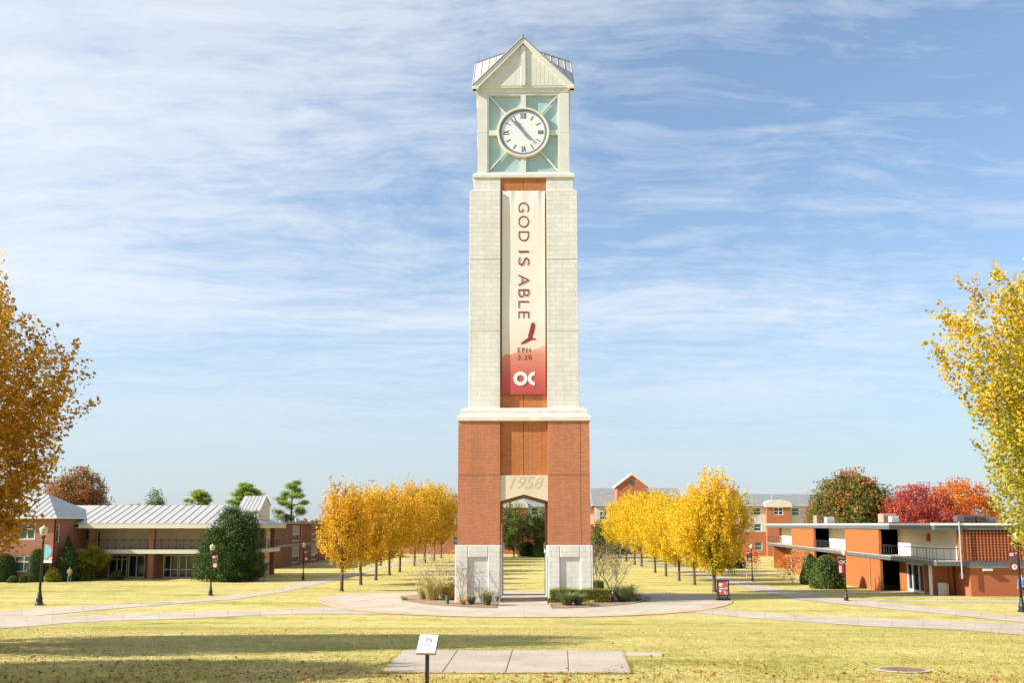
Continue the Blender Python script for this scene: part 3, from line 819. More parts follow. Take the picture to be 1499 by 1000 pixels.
def build_banner():
    Y = TY - 3.60; x0, x1 = -1.50, 1.50; z0, z1 = zt(577.4, Y), zt(279, Y)
    t = thing('hanging_banner', 'tall cream and red banner reading GOD IS ABLE hanging on the clock tower', 'banner', (TX, Y, z0))
    nx, nz = 40, 150; v = []; f = []
    for j in range(nz + 1):
        for i in range(nx + 1):
            u, w = i / nx, j / nz; x = x0 + (x1 - x0) * u; z = z0 + (z1 - z0) * w
            tp = max(0, (w - .72) / .28)
            dy = (.018 if abs(u - .5) > .17 else .006) * math.sin(u * 21 + 2 * math.sin(w * 9)) * tp ** 1.5 + .008 * math.sin(w * 11 + u * 3)
            dy += .03 * tp * math.exp(-((u - .12 - .1 * (1 - w) * 3) / .05) ** 2) * (1 if w > .8 else max(0, (w - .7) * 10)) - .03 * tp * math.exp(-((u - .86) / .05) ** 2)
            v.append((x - TX, dy, z - z0))
    n = nx + 1
    for j in range(nz):
        for i in range(nx): f.append((j * n + i, j * n + i + 1, j * n + n + i + 1, j * n + n + i))
    me = bpy.data.meshes.new('cloth'); me.from_pydata(v, [], f); me.update()
    link('cloth', me, banner_mat(), t, smooth=True)
    fy = Y - .017
    down = UP @ Matrix.Rotation(-math.pi / 2, 3, 'Z')      # reads downwards, tops to the right
    zc = lambda py: zt(py, fy)
    for word, a, b in (('GOD', 296, 353), ('IS', 367, 388.5), ('ABLE', 401.5, 466)):
        o = text('word', word, 1.05, M['maroon_ink'], t, (0, fy, 0), Matrix.Identity(3), .004, space=1.17, thin=-.011)
        me = o.data; co = np.zeros(len(me.vertices) * 3); me.vertices.foreach_get('co', co); co = co.reshape(-1, 3)
        lx, hx = co[:, 0].min(), co[:, 0].max(); ly, hy = co[:, 1].min(), co[:, 1].max()
        L = zc(a) - zc(b); Hh = .74
        nx_ = (co[:, 1] - (ly + hy) / 2) / (hy - ly) * Hh + at(766.5, a, fy).x - TX
        nz_ = zc(a) - (co[:, 0] - lx) / (hx - lx) * L - z0
        ny_ = np.full(len(co), fy - Y) + (co[:, 2] - co[:, 2].mean())
        me.vertices.foreach_set('co', np.stack([nx_, ny_, nz_], 1).ravel()); me.update()
    text('verse_line', 'EPH', .48, M['maroon_ink'], t, (xt(767, fy, 513), fy, zc(513)), UP, .004, space=1.25)
    text('verse_line', '3:20', .48, M['maroon_ink'], t, (xt(767.5, fy, 523), fy, zc(523.3)), UP, .004, space=1.25)
    # soaring bird print
    q = lambda x, y: at(720 + x / 6.25, 450 + y / 6.25, fy)
    B = [(362, 142), (378, 138), (394, 150), (393, 185), (385, 225), (372, 262), (372, 276), (386, 285), (404, 288), (404, 296), (388, 298), (370, 296), (352, 305), (330, 318), (300, 332), (268, 337), (262, 332), (285, 312), (312, 291), (336, 276), (330, 268), (332, 255), (342, 222), (352, 180)]
    part('bird_print', MB().prism([q(*p) for p in B], (0, -.004, 0)), M['maroon_ink'], t)
    # ring and open ring monogram
    def arc(cx, cy, r0, r1, a0, a1, n=40):
        mb = MB(); P = []
        for i in range(n):
            a = a0 + (a1 - a0) * i / n; b = a0 + (a1 - a0) * (i + 1) / n
            mb.prism([q(cx + r0 * math.cos(a), cy - r0 * math.sin(a)), q(cx + r1 * math.cos(a), cy - r1 * math.sin(a)), q(cx + r1 * math.cos(b), cy - r1 * math.sin(b)), q(cx + r0 * math.cos(b), cy - r0 * math.sin(b))], (0, -.005, 0))
        return mb
    part('monogram', arc(262, 652, 33, 64, 0, 2 * math.pi), M['white_ink'], t)
    part('monogram', arc(394, 652, 33, 64, math.pi / 2 + .02, 3 * math.pi / 2 - .02, 24), M['white_ink'], t)
    part('hanging_rod', MB().tube([(x0 - .05, Y + .04, z1), (x1 + .05, Y + .04, z1)], .03, 6), M['steel'], t)


build_banner()


# ------------------------------------------------------------------ vegetation
def quads_mesh(name, P, tint):
    """P: (n, 4, 3) leaf corners -> mesh with one tint per leaf"""
    n = len(P); me = bpy.data.meshes.new(name)
    me.vertices.add(n * 4); me.loops.add(n * 4); me.polygons.add(n)
    me.vertices.foreach_set('co', np.ascontiguousarray(P, dtype=np.float32).ravel())
    me.loops.foreach_set('vertex_index', np.arange(n * 4, dtype=np.int32))
    me.polygons.foreach_set('loop_start', np.arange(0, n * 4, 4, dtype=np.int32))
    try: me.polygons.foreach_set('loop_total', np.full(n, 4, dtype=np.int32))
    except Exception: pass
    a = me.attributes.new('tint', 'FLOAT', 'FACE'); a.data.foreach_set('value', np.clip(tint, 0, 1).astype(np.float32))
    me.update(calc_edges=True); me.validate()
    return me


def unit(v): return v / (np.linalg.norm(v, axis=1, keepdims=True) + 1e-9)


def leaves(rng, pos, size, aspect=.55, up=.0, out=None, droop=0.0):
    """a rhombic, slightly folded leaf at every position"""
    n = len(pos)
    u = rng.normal(size=(n, 3)); u[:, 2] -= droop
    if out is not None: u += out * 1.0
    u = unit(u)
    w = rng.normal(size=(n, 3)); w[:, 2] += up
    v = unit(np.cross(u, w)); nn = np.cross(u, v)
    L = size * rng.uniform(.65, 1.35, n)[:, None]
    a = pos - u * L * .5; b = pos + u * L * .5
    s = v * L * aspect * .5; k = nn * L * .10
    return np.stack([a, pos - s * 1.0 + k, b, pos + s * 1.0 + k], 1)


def interp_profile(prof, u):
    p = np.array(prof); return np.interp(u, p[:, 0], p[:, 1])


def crown_points(rng, prof, z0, z1, n, lobes=.18, bias=.5):
    """clump centres filling a lumpy crown: prof = (height fraction, radius)"""
    u = np.linspace(0, 1, 400); r = interp_profile(prof, u); cdf = np.cumsum(r ** 1.6 + .02); cdf /= cdf[-1]
    uu = np.interp(rng.random(n), cdf, u); th = rng.uniform(0, 2 * np.pi, n)
    R = interp_profile(prof, uu)
    ph = rng.uniform(0, 6.28, 6)
    lob = 1 + lobes * (np.sin(3 * th + ph[0] + 4 * uu) * .5 + np.sin(5 * th + ph[1] - 6 * uu) * .4 + np.sin(2 * th + ph[2] + 9 * uu) * .5)
    rr = R * lob * rng.random(n) ** bias
    return np.stack([rr * np.cos(th), rr * np.sin(th), z0 + (z1 - z0) * uu], 1), uu, rr / (R + 1e-6)


def tree_meshes(seed, H, trunk_h, prof, clumps, per, leaf, csize, trunk_r, cz=1.0, limbs=9, lobes=.18, bias=.5, tint_h=.25, tint_in=.0,
                twigs=True, aspect=.55, skew=(0, 0), low=None, flat=0.0, bark_n=6, twig=0.0):
    """crown and trunk meshes of one tree, base at the origin"""
    rng = np.random.default_rng(seed)
    zb = trunk_h * .85 if low is None else low
    cc, uu, rf = crown_points(rng, prof, zb, H, clumps, lobes, bias)
    cc[:, 0] += skew[0] * uu; cc[:, 1] += skew[1] * uu
    idx = np.repeat(np.arange(clumps), per)
    sg = csize * rng.uniform(.6, 1.3, clumps)[idx][:, None]
    if twig:
        d0 = unit(unit(cc - np.array([0, 0, zb])) * .55 + np.array([0, 0, .62]) + rng.normal(0, .42, (clumps, 3)))
        tl = twig * rng.uniform(.6, 1.35, clumps); q = rng.uniform(-.6, .6, len(idx))
        off = d0[idx] * (q * tl[idx])[:, None] + np.clip(rng.normal(size=(len(idx), 3)), -1.6, 1.6) * sg * .34 * (1.05 - np.abs(q + .1) * .95)[:, None]
    else: off = np.clip(rng.normal(size=(len(idx), 3)), -1.45, 1.45) * sg * np.array([1, 1, cz]) * .55
    pos = cc[idx] + off
    keep = pos[:, 2] > zb * .8
    pos, idx = pos[keep], idx[keep]
    out = pos - np.array([0, 0, zb]); out = unit(out)
    P = leaves(rng, pos, leaf, aspect, up=flat, out=out * .35, droop=.25)
    ct = rng.normal(0, .20, clumps)
    tint = .5 + ct[idx] + rng.normal(0, .13, len(idx)) + tint_h * (uu[idx] - .5) + tint_in * (rf[idx] - .6)  # leaves inside the crown tinted darker, standing in for shade there
    crown = quads_mesh('crown', P, tint)
    # wood
    mb = MB()
    mb.tube([(0, 0, -.3), (0, 0, .02), (.01, 0, .25), (.02 * trunk_h, .01, trunk_h * .6), (0, 0, trunk_h)], [trunk_r * 1.7, trunk_r * 1.45, trunk_r * 1.08, trunk_r * .92, trunk_r * .85], 9)
    order = np.argsort(-uu + rng.normal(0, .2, clumps))
    tips = cc[order[::max(1, clumps // (limbs * 5))]]
    ang0 = rng.uniform(0, 6.28); L = []
    for i in range(limbs):
        a = ang0 + i * 2.4; f = rng.uniform(.55, .8)
        zt_ = zb + (H - zb) * rng.uniform(.45, .85); R = interp_profile(prof, (zt_ - zb) / (H - zb)) * rng.uniform(.35, .7)
        s = Vector((0, 0, trunk_h * rng.uniform(.82, 1.0))); e = Vector((R * math.cos(a) + skew[0] * .5, R * math.sin(a) + skew[1] * .5, zt_))
        m1 = s.lerp(e, .35) + Vector((math.cos(a) * R * .16, math.sin(a) * R * .16, -.05 * H)); m2 = s.lerp(e, .7) + Vector((rng.normal(0, .12), rng.normal(0, .12), 0))
        r0 = trunk_r * rng.uniform(.38, .55)
        mb.tube([s, m1, m2, e], [r0, r0 * .72, r0 * .45, r0 * .16], bark_n); L.append((s, m1, m2, e, r0))
    if twigs:
        for tp in tips:
            tp = Vector(tp); best = min(((p, r) for s, m1, m2, e, r0 in L for p, r in ((m1, r0 * .6), (m2, r0 * .4), (m1.lerp(m2, .5), r0 * .5), (e, r0 * .2)) if p.z < tp.z + .4), key=lambda q: (q[0] - tp).length, default=None)
            if best is None: continue
            p, r = best; mid = p.lerp(tp, .55) + Vector((rng.normal(0, .1), rng.normal(0, .1), -.06 * (tp - p).length))
            mb.tube([p, mid, tp], [r * .55, r * .35, .008], 5, cap=False)
    wood = bpy.data.meshes.new('trunk'); wood.from_pydata(mb.v, [], mb.f); wood.update()
    wood.polygons.foreach_set('use_smooth', [True] * len(wood.polygons))
    return crown, wood


def plant_tree(name, label, cat, loc, meshes, lm, bm_, group=None, rot=0.0, s=1.0, sz=None):
    t = thing(name, label, cat, loc, group); t.rotation_euler.z = rot; t.scale = (s, s, sz or s)
    crown, wood = meshes
    for nm, me, m in (('crown', crown, lm), ('trunk', wood, bm_)):
        o = bpy.data.objects.new(nm, me); C.objects.link(o); o.parent = t
        if len(me.materials) == 0: me.materials.append(None)
        o.material_slots[0].link = 'OBJECT'; o.material_slots[0].material = m
    return t


# the two big trees that reach in from the sides, and one further out whose shade lies on the slabs
PROF_L = [(0, 2.9), (.15, 3.4), (.35, 3.75), (.5, 3.85), (.7, 3.4), (.86, 2.4), (1, .9)]
PROF_R = [(0, 2.0), (.15, 2.9), (.35, 3.5), (.55, 3.75), (.72, 3.7), (.86, 2.9), (1, 1.1)]
bigL = tree_meshes(11, 9.8, 2.0, PROF_L, 1150, 70, .115, .48, .22, 1.2, 18, .14, .46, .30, .2, aspect=.62, low=2.4, twig=1.15)
bigR = tree_meshes(23, 10.4, 2.0, PROF_R, 1250, 76, .115, .48, .22, 1.3, 18, .18, .46, .60, .15, aspect=.62, twig=1.15)
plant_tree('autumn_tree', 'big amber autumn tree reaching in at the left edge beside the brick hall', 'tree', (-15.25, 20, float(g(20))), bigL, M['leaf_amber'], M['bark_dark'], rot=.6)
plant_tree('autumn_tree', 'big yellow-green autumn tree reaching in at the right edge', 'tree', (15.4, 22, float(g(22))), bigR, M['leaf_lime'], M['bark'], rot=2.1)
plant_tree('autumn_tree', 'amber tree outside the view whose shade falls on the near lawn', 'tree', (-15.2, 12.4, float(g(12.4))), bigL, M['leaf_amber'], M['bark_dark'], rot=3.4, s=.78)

# two rows of golden trees
PROF_ROW = [(0, .7), (.10, 1.9), (.25, 2.9), (.42, 3.35), (.6, 3.2), (.78, 2.5), (.92, 1.4), (1, .5)]
PROFS = [PROF_ROW, [(0, .5), (.12, 1.6), (.3, 2.6), (.5, 3.1), (.68, 2.9), (.84, 1.9), (.95, .9), (1, .25)], [(0, .9), (.10, 2.3), (.25, 3.2), (.45, 3.3), (.65, 2.8), (.82, 2.2), (.93, 1.5), (1, .4)]]
row_meshes = [tree_meshes(40 + i, (9.3, 9.8, 9.0, 9.5, 9.2)[i], (2.3, 2.1, 2.5, 2.2, 2.4)[i], PROFS[i % 3], (380, 340, 410, 320, 390)[i], 42, .19, .62, .15, 2.1, 12, .24, .5, .25, .15, aspect=.6, twig=1.7, skew=((0, 0), (.4, .2), (-.3, .1), (.2, -.3), (-.4, 0))[i]) for i in range(5)]
first_right = tree_meshes(61, 10.4, 2.2, [(0, .7), (.10, 1.9), (.25, 2.9), (.45, 3.5), (.62, 3.35), (.78, 2.6), (.92, 1.35), (1, .35)], 560, 52, .18, .62, .17, 1.6, 11, .18, .46, .40, .25, aspect=.6, twig=1.5)
first_left = tree_meshes(62, 9.6, 2.2, [(0, .4), (.10, 1.2), (.25, 1.9), (.42, 2.3), (.6, 2.2), (.8, 1.6), (.93, .8), (1, .25)], 330, 34, .18, .56, .15, 1.6, 14, .2, .5, .2, .1, aspect=.6, twig=1.6)
ORD = ['first', 'second', 'third', 'fourth', 'fifth', 'sixth', 'seventh', 'eighth', 'ninth', 'tenth']


def rows():
    rng = np.random.default_rng(5)
    L = [(500, 866, 1.0), (528, 857, 1.08), (550, 850, 1.12), (570, 843, 1.15), (585, 838, 1.2), (607, 829.5, 1.32), (622, 824.5, 1.35), (635, 821, 1.4), (646, 818, 1.42)]
    R = [(1046, 868, 1.03), (1017, 857, 1.0), (994, 851, 1.02), (975, 844, 1.06), (959, 839, 1.1), (939, 830, 1.2), (929, 827, 1.25), (917, 823, 1.3)]
    for i, (px, py, s) in enumerate(L):
        p = gp(px, py)
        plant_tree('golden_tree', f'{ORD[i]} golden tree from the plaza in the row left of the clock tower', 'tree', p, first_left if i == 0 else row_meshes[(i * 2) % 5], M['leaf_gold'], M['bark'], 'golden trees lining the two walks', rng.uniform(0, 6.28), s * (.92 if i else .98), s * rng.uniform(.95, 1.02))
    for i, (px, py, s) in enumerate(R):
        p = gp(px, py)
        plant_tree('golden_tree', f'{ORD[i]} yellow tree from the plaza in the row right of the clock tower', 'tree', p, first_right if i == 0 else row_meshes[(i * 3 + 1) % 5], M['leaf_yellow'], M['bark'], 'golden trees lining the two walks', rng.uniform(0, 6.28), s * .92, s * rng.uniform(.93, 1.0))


rows()


def solid_bush(name, label, cat, loc, shape, n, leaf, lm, group=None, seed=1, core=True, rough=.05):
    """clipped or dense shrub: shape(theta, v) -> (radius, z); a solid shade-dark core with leaf-sized faces all over"""
    rng = np.random.default_rng(seed)
    th = rng.uniform(0, 2 * np.pi, n); v = rng.random(n) ** .9
    r, z = shape(th, v)
    r = r * (1 + rng.normal(0, rough, n)); dep = rng.uniform(.82, 1.02, n); r = r * dep
    pos = np.stack([r * np.cos(th), r * np.sin(th), z + rng.normal(0, rough * .8, n)], 1)
    out = unit(np.stack([np.cos(th), np.sin(th), .5 * np.ones(n)], 1))
    P = leaves(rng, pos, leaf, .7, out=out * .4)
    tint = .45 + rng.normal(0, .2, n) + .12 * np.sin(3 * th + 5 * v)
    t = thing(name, label, cat, loc, group)
    o = link('foliage', quads_mesh('foliage', P, tint), lm, t)
    if core:  # solid core added for opacity, coloured dark like the shade between leaves
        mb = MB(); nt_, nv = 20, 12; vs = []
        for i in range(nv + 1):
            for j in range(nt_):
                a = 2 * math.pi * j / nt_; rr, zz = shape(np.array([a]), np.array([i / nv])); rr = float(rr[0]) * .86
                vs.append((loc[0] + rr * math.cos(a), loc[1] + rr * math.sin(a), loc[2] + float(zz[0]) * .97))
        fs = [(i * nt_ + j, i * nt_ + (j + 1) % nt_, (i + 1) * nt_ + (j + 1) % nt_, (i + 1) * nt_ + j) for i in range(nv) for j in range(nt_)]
        mb.add(vs, fs + [tuple(range(nv * nt_, nv * nt_ + nt_))]); part('dark_core', mb, M['core_shade'], t)
    return t


M['core_shade'] = mat('inner_shade_green', (.028, .045, .012), .9, .3, 6)  # shade between the leaves painted as a near-black green
dome = lambda R, Hh, p=2.2: (lambda th, v: (R * (1 - v ** p) ** (1 / p) * (1 + .05 * np.sin(3 * th + 1) + .04 * np.sin(5 * th)), Hh * v))
cone = lambda R, Hh, p=1.3: (lambda th, v: (R * np.maximum(0, 1 - v ** p) ** .72 * (.80 + .2 * np.minimum(1, v * 5 + .3)), Hh * v))


def bush_at(name, label, cat, px0, px1, pyt, pyb, shape, n, leaf, lm, seed, group=None, rough=.05, Y=None, p=None):
    """shrub whose outline fills the pixel box of the photograph, standing on the ground there"""
    b = gp((px0 + px1) / 2, pyb) if Y is None else Vector((xt((px0 + px1) / 2, Y), Y, float(g(Y))))
    R = (px1 - px0) / 2 * b.y / 1259; Hh = zt(pyt, b.y) - b.z
    b.y += R * .6; 
    sh = shape(R * b.y / (b.y - R * .6), Hh) if p is None else shape(R, Hh, p)
    return solid_bush(name, label, cat, b, sh, n, leaf, lm, group, seed, True, rough)


def wild_tree(name, label, px, pyt, Y, prof, lm, seed, clumps=220, per=40, leaf=.26, csize=.9, group=None, trunk_h=2.0, bark='bark', cz=1.0, zb=None, lobes=.2, cat='tree', low=None, bias=.45, tint_h=.3, limbs=8, tr=.2, twigs=True):
    x = xt(px, Y); z = float(g(Y)); Hh = zt(pyt, Y, px) - z
    return plant_tree(name, label, cat, (x, Y, z), tree_meshes(seed, Hh, trunk_h, prof, clumps, per, leaf, csize, tr, cz, limbs, lobes, bias, tint_h, .1, twigs, low=low), lm, M[bark], group)


def far_trees():
    w = lambda px, Y: px * Y / 1259                        # photograph pixels -> metres at depth Y
    rnd = lambda R: [(0, R * .55), (.2, R * .9), (.45, R), (.7, R * .86), (.88, R * .55), (1, R * .15)]
    # behind the dormitory on the right
    wild_tree('autumn_tree', 'large round tree turning from olive green to red behind the orange dormitory', 1250, 693, 118, rnd(w(62, 118)), M['leaf_olive'], 71, 480, 90, .34, 1.0, low=2.4, trunk_h=3, bark='bark_dark', bias=.34, lobes=.10, tint_h=.35)
    wild_tree('autumn_tree', 'crimson tree behind the dormitory, beside the round olive one', 1348, 709, 110, rnd(w(52, 110)), M['leaf_red'], 72, 320, 70, .28, .9, low=2.6, trunk_h=2.6, bark='bark_dark', bias=.45, lobes=.2)
    wild_tree('autumn_tree', 'bright orange tree behind the dormitory roof units', 1408, 704, 118, rnd(w(56, 118)), M['leaf_orange'], 73, 320, 70, .28, .9, low=2.8, trunk_h=2.8, bark='bark_dark', bias=.45, lobes=.2)
    wild_tree('autumn_tree', 'red-tinged tree with a low round crown against the pale hall wall', 1190, 736, 140, rnd(w(12, 140)), M['leaf_red'], 74, 60, 30, .25, .7, low=2, trunk_h=2, bark='bark_dark')
    # behind the halls on the left
    wild_tree('autumn_tree', 'broad brown and olive tree behind the hipped brick hall', 112, 688, 135, rnd(w(46, 135)), M['leaf_tan'], 75, 320, 80, .34, 1.0, low=3, trunk_h=3, bark='bark_dark', bias=.36, lobes=.12, tint_h=.2)
    wild_tree('autumn_tree', 'smaller reddish tree between the amber tree and the hipped roof', 70, 702, 140, rnd(w(30, 140)), M['leaf_tan'], 76, 140, 40, .27, .9, low=3, trunk_h=3, bark='bark_dark')
    wild_tree('broadleaf_tree', 'small dark round tree showing above the long metal roof', 224, 716, 170, rnd(w(16, 170)), M['leaf_green'], 77, 110, 40, .3, .9, low=4, trunk_h=4, bark='bark_dark')
    wild_tree('broadleaf_tree', 'low tuft of treetop above the middle of the metal roof', 196, 733, 175, rnd(w(10, 175)), M['leaf_tan'], 78, 60, 30, .3, .8, low=3, trunk_h=3)
    pines(w)


def pine(name, label, px, pyt, Y, wpx, seed, n=26, first=.28, lean=0):
    """open-grown pine: level boughs carrying flat needle clouds, sky showing between"""
    rng = np.random.default_rng(seed)
    x = xt(px, Y); z0 = float(g(Y)); Hh = zt(pyt, Y, px) - z0; R = wpx / 2 * Y / 1259
    t = thing(name, label, 'tree', (x, Y, z0), 'pines behind the left halls')
    tk = MB(); b = Vector((x, Y, z0))
    tr = [b + Vector((lean * k * k, 0, Hh * k)) for k in (0, .3, .55, .8, 1)]
    tk.tube([tr[0] - Vector((0, 0, .3))] + tr[1:], [.32, .27, .2, .12, .04], 7)
    P = []; T = []
    for i in range(n):
        k = first + (1 - first) * (i + rng.uniform(0, .8)) / n; a = i * 2.4 + rng.uniform(-.4, .4)
        prof = np.interp((k - first) / (1 - first), [0, .12, .35, .6, .85, 1], [.55, .95, 1.0, .72, .42, .12]) * R * rng.uniform(.65, 1.1)
        s = b + Vector((lean * k * k, 0, Hh * k)); e = s + Vector((math.cos(a) * prof, math.sin(a) * prof, prof * rng.uniform(.05, .4)))
        tk.tube([s, s.lerp(e, .5) + Vector((0, 0, -.04 * prof)), e], [.10, .06, .02], 5)
        for q in range(5):
            f = rng.uniform(.55, 1.05); cpt = np.array(s.lerp(e, f)) + rng.normal(0, .28, 3) * [1, 1, .4]; m = 110
            sg = R * rng.uniform(.08, .15)
            pos = cpt + rng.normal(size=(m, 3)) * sg * np.array([1, 1, .5])
            P.append(leaves(rng, pos - np.array(b), .40, .22, out=unit(rng.normal(size=(m, 3)) + [0, 0, .8]))); T.append(.5 + rng.normal(0, .15) + rng.normal(0, .16, m) + .3 * (pos[:, 2] - cpt[2]) / sg * .5)
    link('crown', quads_mesh('crown', np.concatenate(P), np.concatenate(T)), M['leaf_pine'], t)
    part('trunk', tk, M['bark_dark'], t, smooth=True)


def pines(w):
    pine('pine_tree', 'tall open pine with a bare leaning trunk behind the flat brown building', 424, 706, 165, 60, 81, 17, .40, .3)
    pine('pine_tree', 'rounded pine top rising just behind the roof cupola', 356, 710, 160, 56, 82, 26, .5)
    pine('pine_tree', 'pale green pine top over the long metal roof, left of the cupola', 288, 720, 165, 46, 83, 20, .5)


far_trees()


def cedar(px, Y, wpx, pyt, seed):
    """dense spreading cedar with two tops"""
    rng = np.random.default_rng(seed)
    x = xt(px, Y); z0 = float(g(Y)); R = wpx / 2 * Y / 1259; b = Vector((x, Y, z0))
    t = thing('cedar_tree', 'broad dark green cedar hiding the right end of the balcony hall', 'tree', b)
    P = []; T = []; n = 1500
    tops = [(-.02 * R, 0, zt(pyt, Y) - z0, 1.0), (.55 * R, .2, zt(pyt + 8, Y) - z0, .62), (-.45 * R, -.3, (zt(pyt + 32, Y) - z0), .7), (.2 * R, -.8, (zt(pyt + 30, Y) - z0), .75)]
    for i in range(n):
        tx, ty, th, sc = tops[rng.choice(4, p=[.42, .22, .2, .16])]
        u = rng.random() ** 1.25; a = rng.uniform(0, 6.28)
        rad = R * sc * np.interp(u, [0, .08, .3, .6, .85, 1], [.72, .92, .86, .55, .24, .03]) * (.55 + .45 * rng.random() ** .4) * (1 + .12 * math.sin(4 * a + u * 9))
        cx = tx * (.3 + .7 * u) + rad * math.cos(a); cy = ty + rad * math.sin(a) * .85; cz_ = .15 + th * u * .97
        m = 34; d = np.array([math.cos(a), math.sin(a), .55]); d /= np.linalg.norm(d)
        pos = np.array([cx, cy, cz_]) + rng.normal(size=(m, 3)) * .20 + d * rng.uniform(0, .75, m)[:, None]
        P.append(leaves(rng, pos, .19, .42, out=np.tile(d * 1.2, (m, 1)))); T.append(.42 + rng.normal(0, .24) + rng.normal(0, .14, m))
    link('crown', quads_mesh('crown', np.concatenate(P), np.concatenate(T)), M['leaf_cedar'], t)
    mb = MB().tube([b - Vector((0, 0, .3)), b + Vector((0, 0, 3)), b + Vector((-.02 * R, 0, tops[0][2] * .9))], [.3, .2, .04], 7)
    mb.tube([b + Vector((0, 0, .6)), b + Vector((.5 * R, .2, 3)), b + Vector((.55 * R, .2, tops[1][2] * .85))], [.2, .12, .03], 6)
    part('trunk', mb, M['bark_dark'], t)


cedar(338, 93.5, 100, 747, 91)


def shrubs():
    # left, along the brick hall
    bush_at('clipped_shrub', 'clipped dark cone shrub at the far left edge of the brick hall', 'shrub', -16, 15, 812, 853, lambda R, Hh: dome(R, Hh, 2.5), 5200, .11, M['leaf_box'], 101)
    bush_at('clipped_shrub', 'clipped dark cone shrub beside the lower hall window', 'shrub', 35, 61, 805, 853, lambda R, Hh: dome(R, Hh, 2.5), 5200, .11, M['leaf_box'], 102)
    bush_at('low_shrub', 'low clipped shrub under the left edge of the hall window', 'shrub', 8, 24, 845, 854, dome, 1500, .10, M['leaf_green'], 103)
    bush_at('low_shrub', 'low clipped shrub at the foot of the window cone shrub', 'shrub', 26, 38, 844, 854, dome, 1500, .10, M['leaf_green'], 104)
    bush_at('thuja', 'slim dark thuja against the shaded side wall of the brick hall', 'shrub', 84, 108, 786, 850, lambda R, Hh: (lambda th, v: (R * np.interp(v, [0, .15, .45, .75, 1], [.8, 1, .85, .5, .05]) * (1 + .12 * np.sin(3 * th + 6 * v)), Hh * v)), 6000, .14, M['leaf_cedar'], 105, rough=.12, Y=92.3)
    bush_at('tawny_shrub', 'loose tawny mound of shrub between lamp and side wall', 'shrub', 62, 84, 835, 853, dome, 2200, .16, M['leaf_hedge'], 106, rough=.12)
    bush_at('grey_shrub', 'small grey-green shrub beside the walking person', 'shrub', 111, 130, 833, 851, dome, 1600, .2, M['leaf_green'], 107, rough=.16)
    bush_at('low_shrub', 'small dark rounded shrub in front of the glass doors', 'shrub', 159, 177, 837, 850, dome, 1800, .12, M['leaf_box'], 108, rough=.08)
    p = gp(131, 850)
    plant_tree('small_tree', 'small spreading yellow-green tree in front of the balcony hall', 'tree', p, tree_meshes(109, zt(799, p.y) - p.z, 1.0, [(0, .9), (.2, 1.8), (.5, 2.0), (.8, 1.3), (1, .3)], 150, 44, .17, .42, .07, .8, 8, .2, .45, .5, low=1.1), M['leaf_hedge'], M['bark'])
    # right, by the dormitory
    bush_at('topiary_shrub', 'clipped cone topiary with a pointed top by the dormitory', 'shrub', 1175, 1208, 812, 857, lambda R, Hh: cone(R, Hh, 1.6), 6000, .17, M['leaf_box'], 110)
    bush_at('topiary_shrub', 'larger rounded topiary beside the pointed one', 'shrub', 1193, 1240, 814, 863, lambda R, Hh: dome(R, Hh, 2.1), 8000, .17, M['leaf_box'], 111)
    k = 0
    for px, py, h, txt in ((1147, 853, 40, 'orange'), (1160, 856, 44, 'rusty'), (1172, 852, 46, 'bare pinkish'), (1181, 850, 40, 'thin brown')):
        p = gp(px, py); k += 1
        plant_tree('sapling', f'{txt} multi-stemmed sapling {["left of", "second in", "third in", "at the right of"][k - 1]} the cluster before the dormitory', 'tree', p, tree_meshes(120 + k, h * p.y / 1259, .35, [(0, .3), (.4, 1.0), (.75, 1.1), (1, .5)], 42, 8, .17, .40, .035, 1.0, 7, .2, .6, low=(.9 if k < 3 else 1.4)), M['leaf_orange' if k < 3 else 'leaf_tan'], M['bark_pale'], 'saplings before the dormitory')
    for px, py, h, txt in ((1093, 846, 40, 'taller thin orange sapling left of the far pair by the walk lamp'), (1107, 845, 34, 'shorter orange sapling right of the far pair by the walk lamp')):
        p = gp(px, py); k += 1
        plant_tree('sapling', txt, 'tree', p, tree_meshes(120 + k, h * p.y / 1259, .6, [(0, .3), (.4, .9), (.75, 1.0), (1, .4)], 36, 8, .20, .4, .04, 1.0, 6, .2, .6, low=1.6), M['leaf_orange'], M['bark_pale'], 'saplings before the dormitory')
    for i, (a, b, t_, bt, s) in enumerate(((1053, 1074, 815, 833, 'left'), (1068, 1093, 810, 833, 'right'))):
        bush_at('round_shrub', f'dark rounded shrub far beyond the bench, {s} of two', 'shrub', a, b, t_, bt, dome, 3000, .22, M['leaf_box'], 130 + i)
    # behind the tower
    w = lambda px, Y: px * Y / 1259
    oval = lambda R: [(0, R * .5), (.2, R * .9), (.45, R), (.7, R * .85), (.88, R * .5), (1, R * .12)]
    wild_tree('broadleaf_tree', 'dark green leafy tree seen through the left side of the arch', 752, 736, 168, oval(w(26, 168)), M['leaf_green'], 141, 240, 50, .30, .85, low=1.6, trunk_h=1.9, bark='bark', tr=.16)
    wild_tree('broadleaf_tree', 'green tree seen through the right side of the arch', 796, 742, 170, oval(w(19, 170)), M['leaf_green'], 142, 180, 46, .30, .8, low=1.2, trunk_h=1.7, tr=.16)
    wild_tree('broadleaf_tree', 'dark narrow tree just right of the tower, before the gabled hall', 880, 760, 160, oval(w(14, 160)), M['leaf_green'], 143, 130, 42, .28, .75, low=1.0, trunk_h=1.5, bark='bark_dark')
    wild_tree('broadleaf_tree', 'low dark tree under the far end of the right golden row', 906, 782, 165, oval(w(20, 165)), M['leaf_green'], 144, 150, 42, .28, .8, low=.6, trunk_h=1.2, bark='bark_dark')
    wild_tree('autumn_tree', 'slender red-leaved tree against the brick right of the tower', 872, 768, 172, oval(w(8, 172)), M['leaf_red'], 145, 40, 24, .28, .6, low=1.0, trunk_h=1.5, bark='bark_dark')
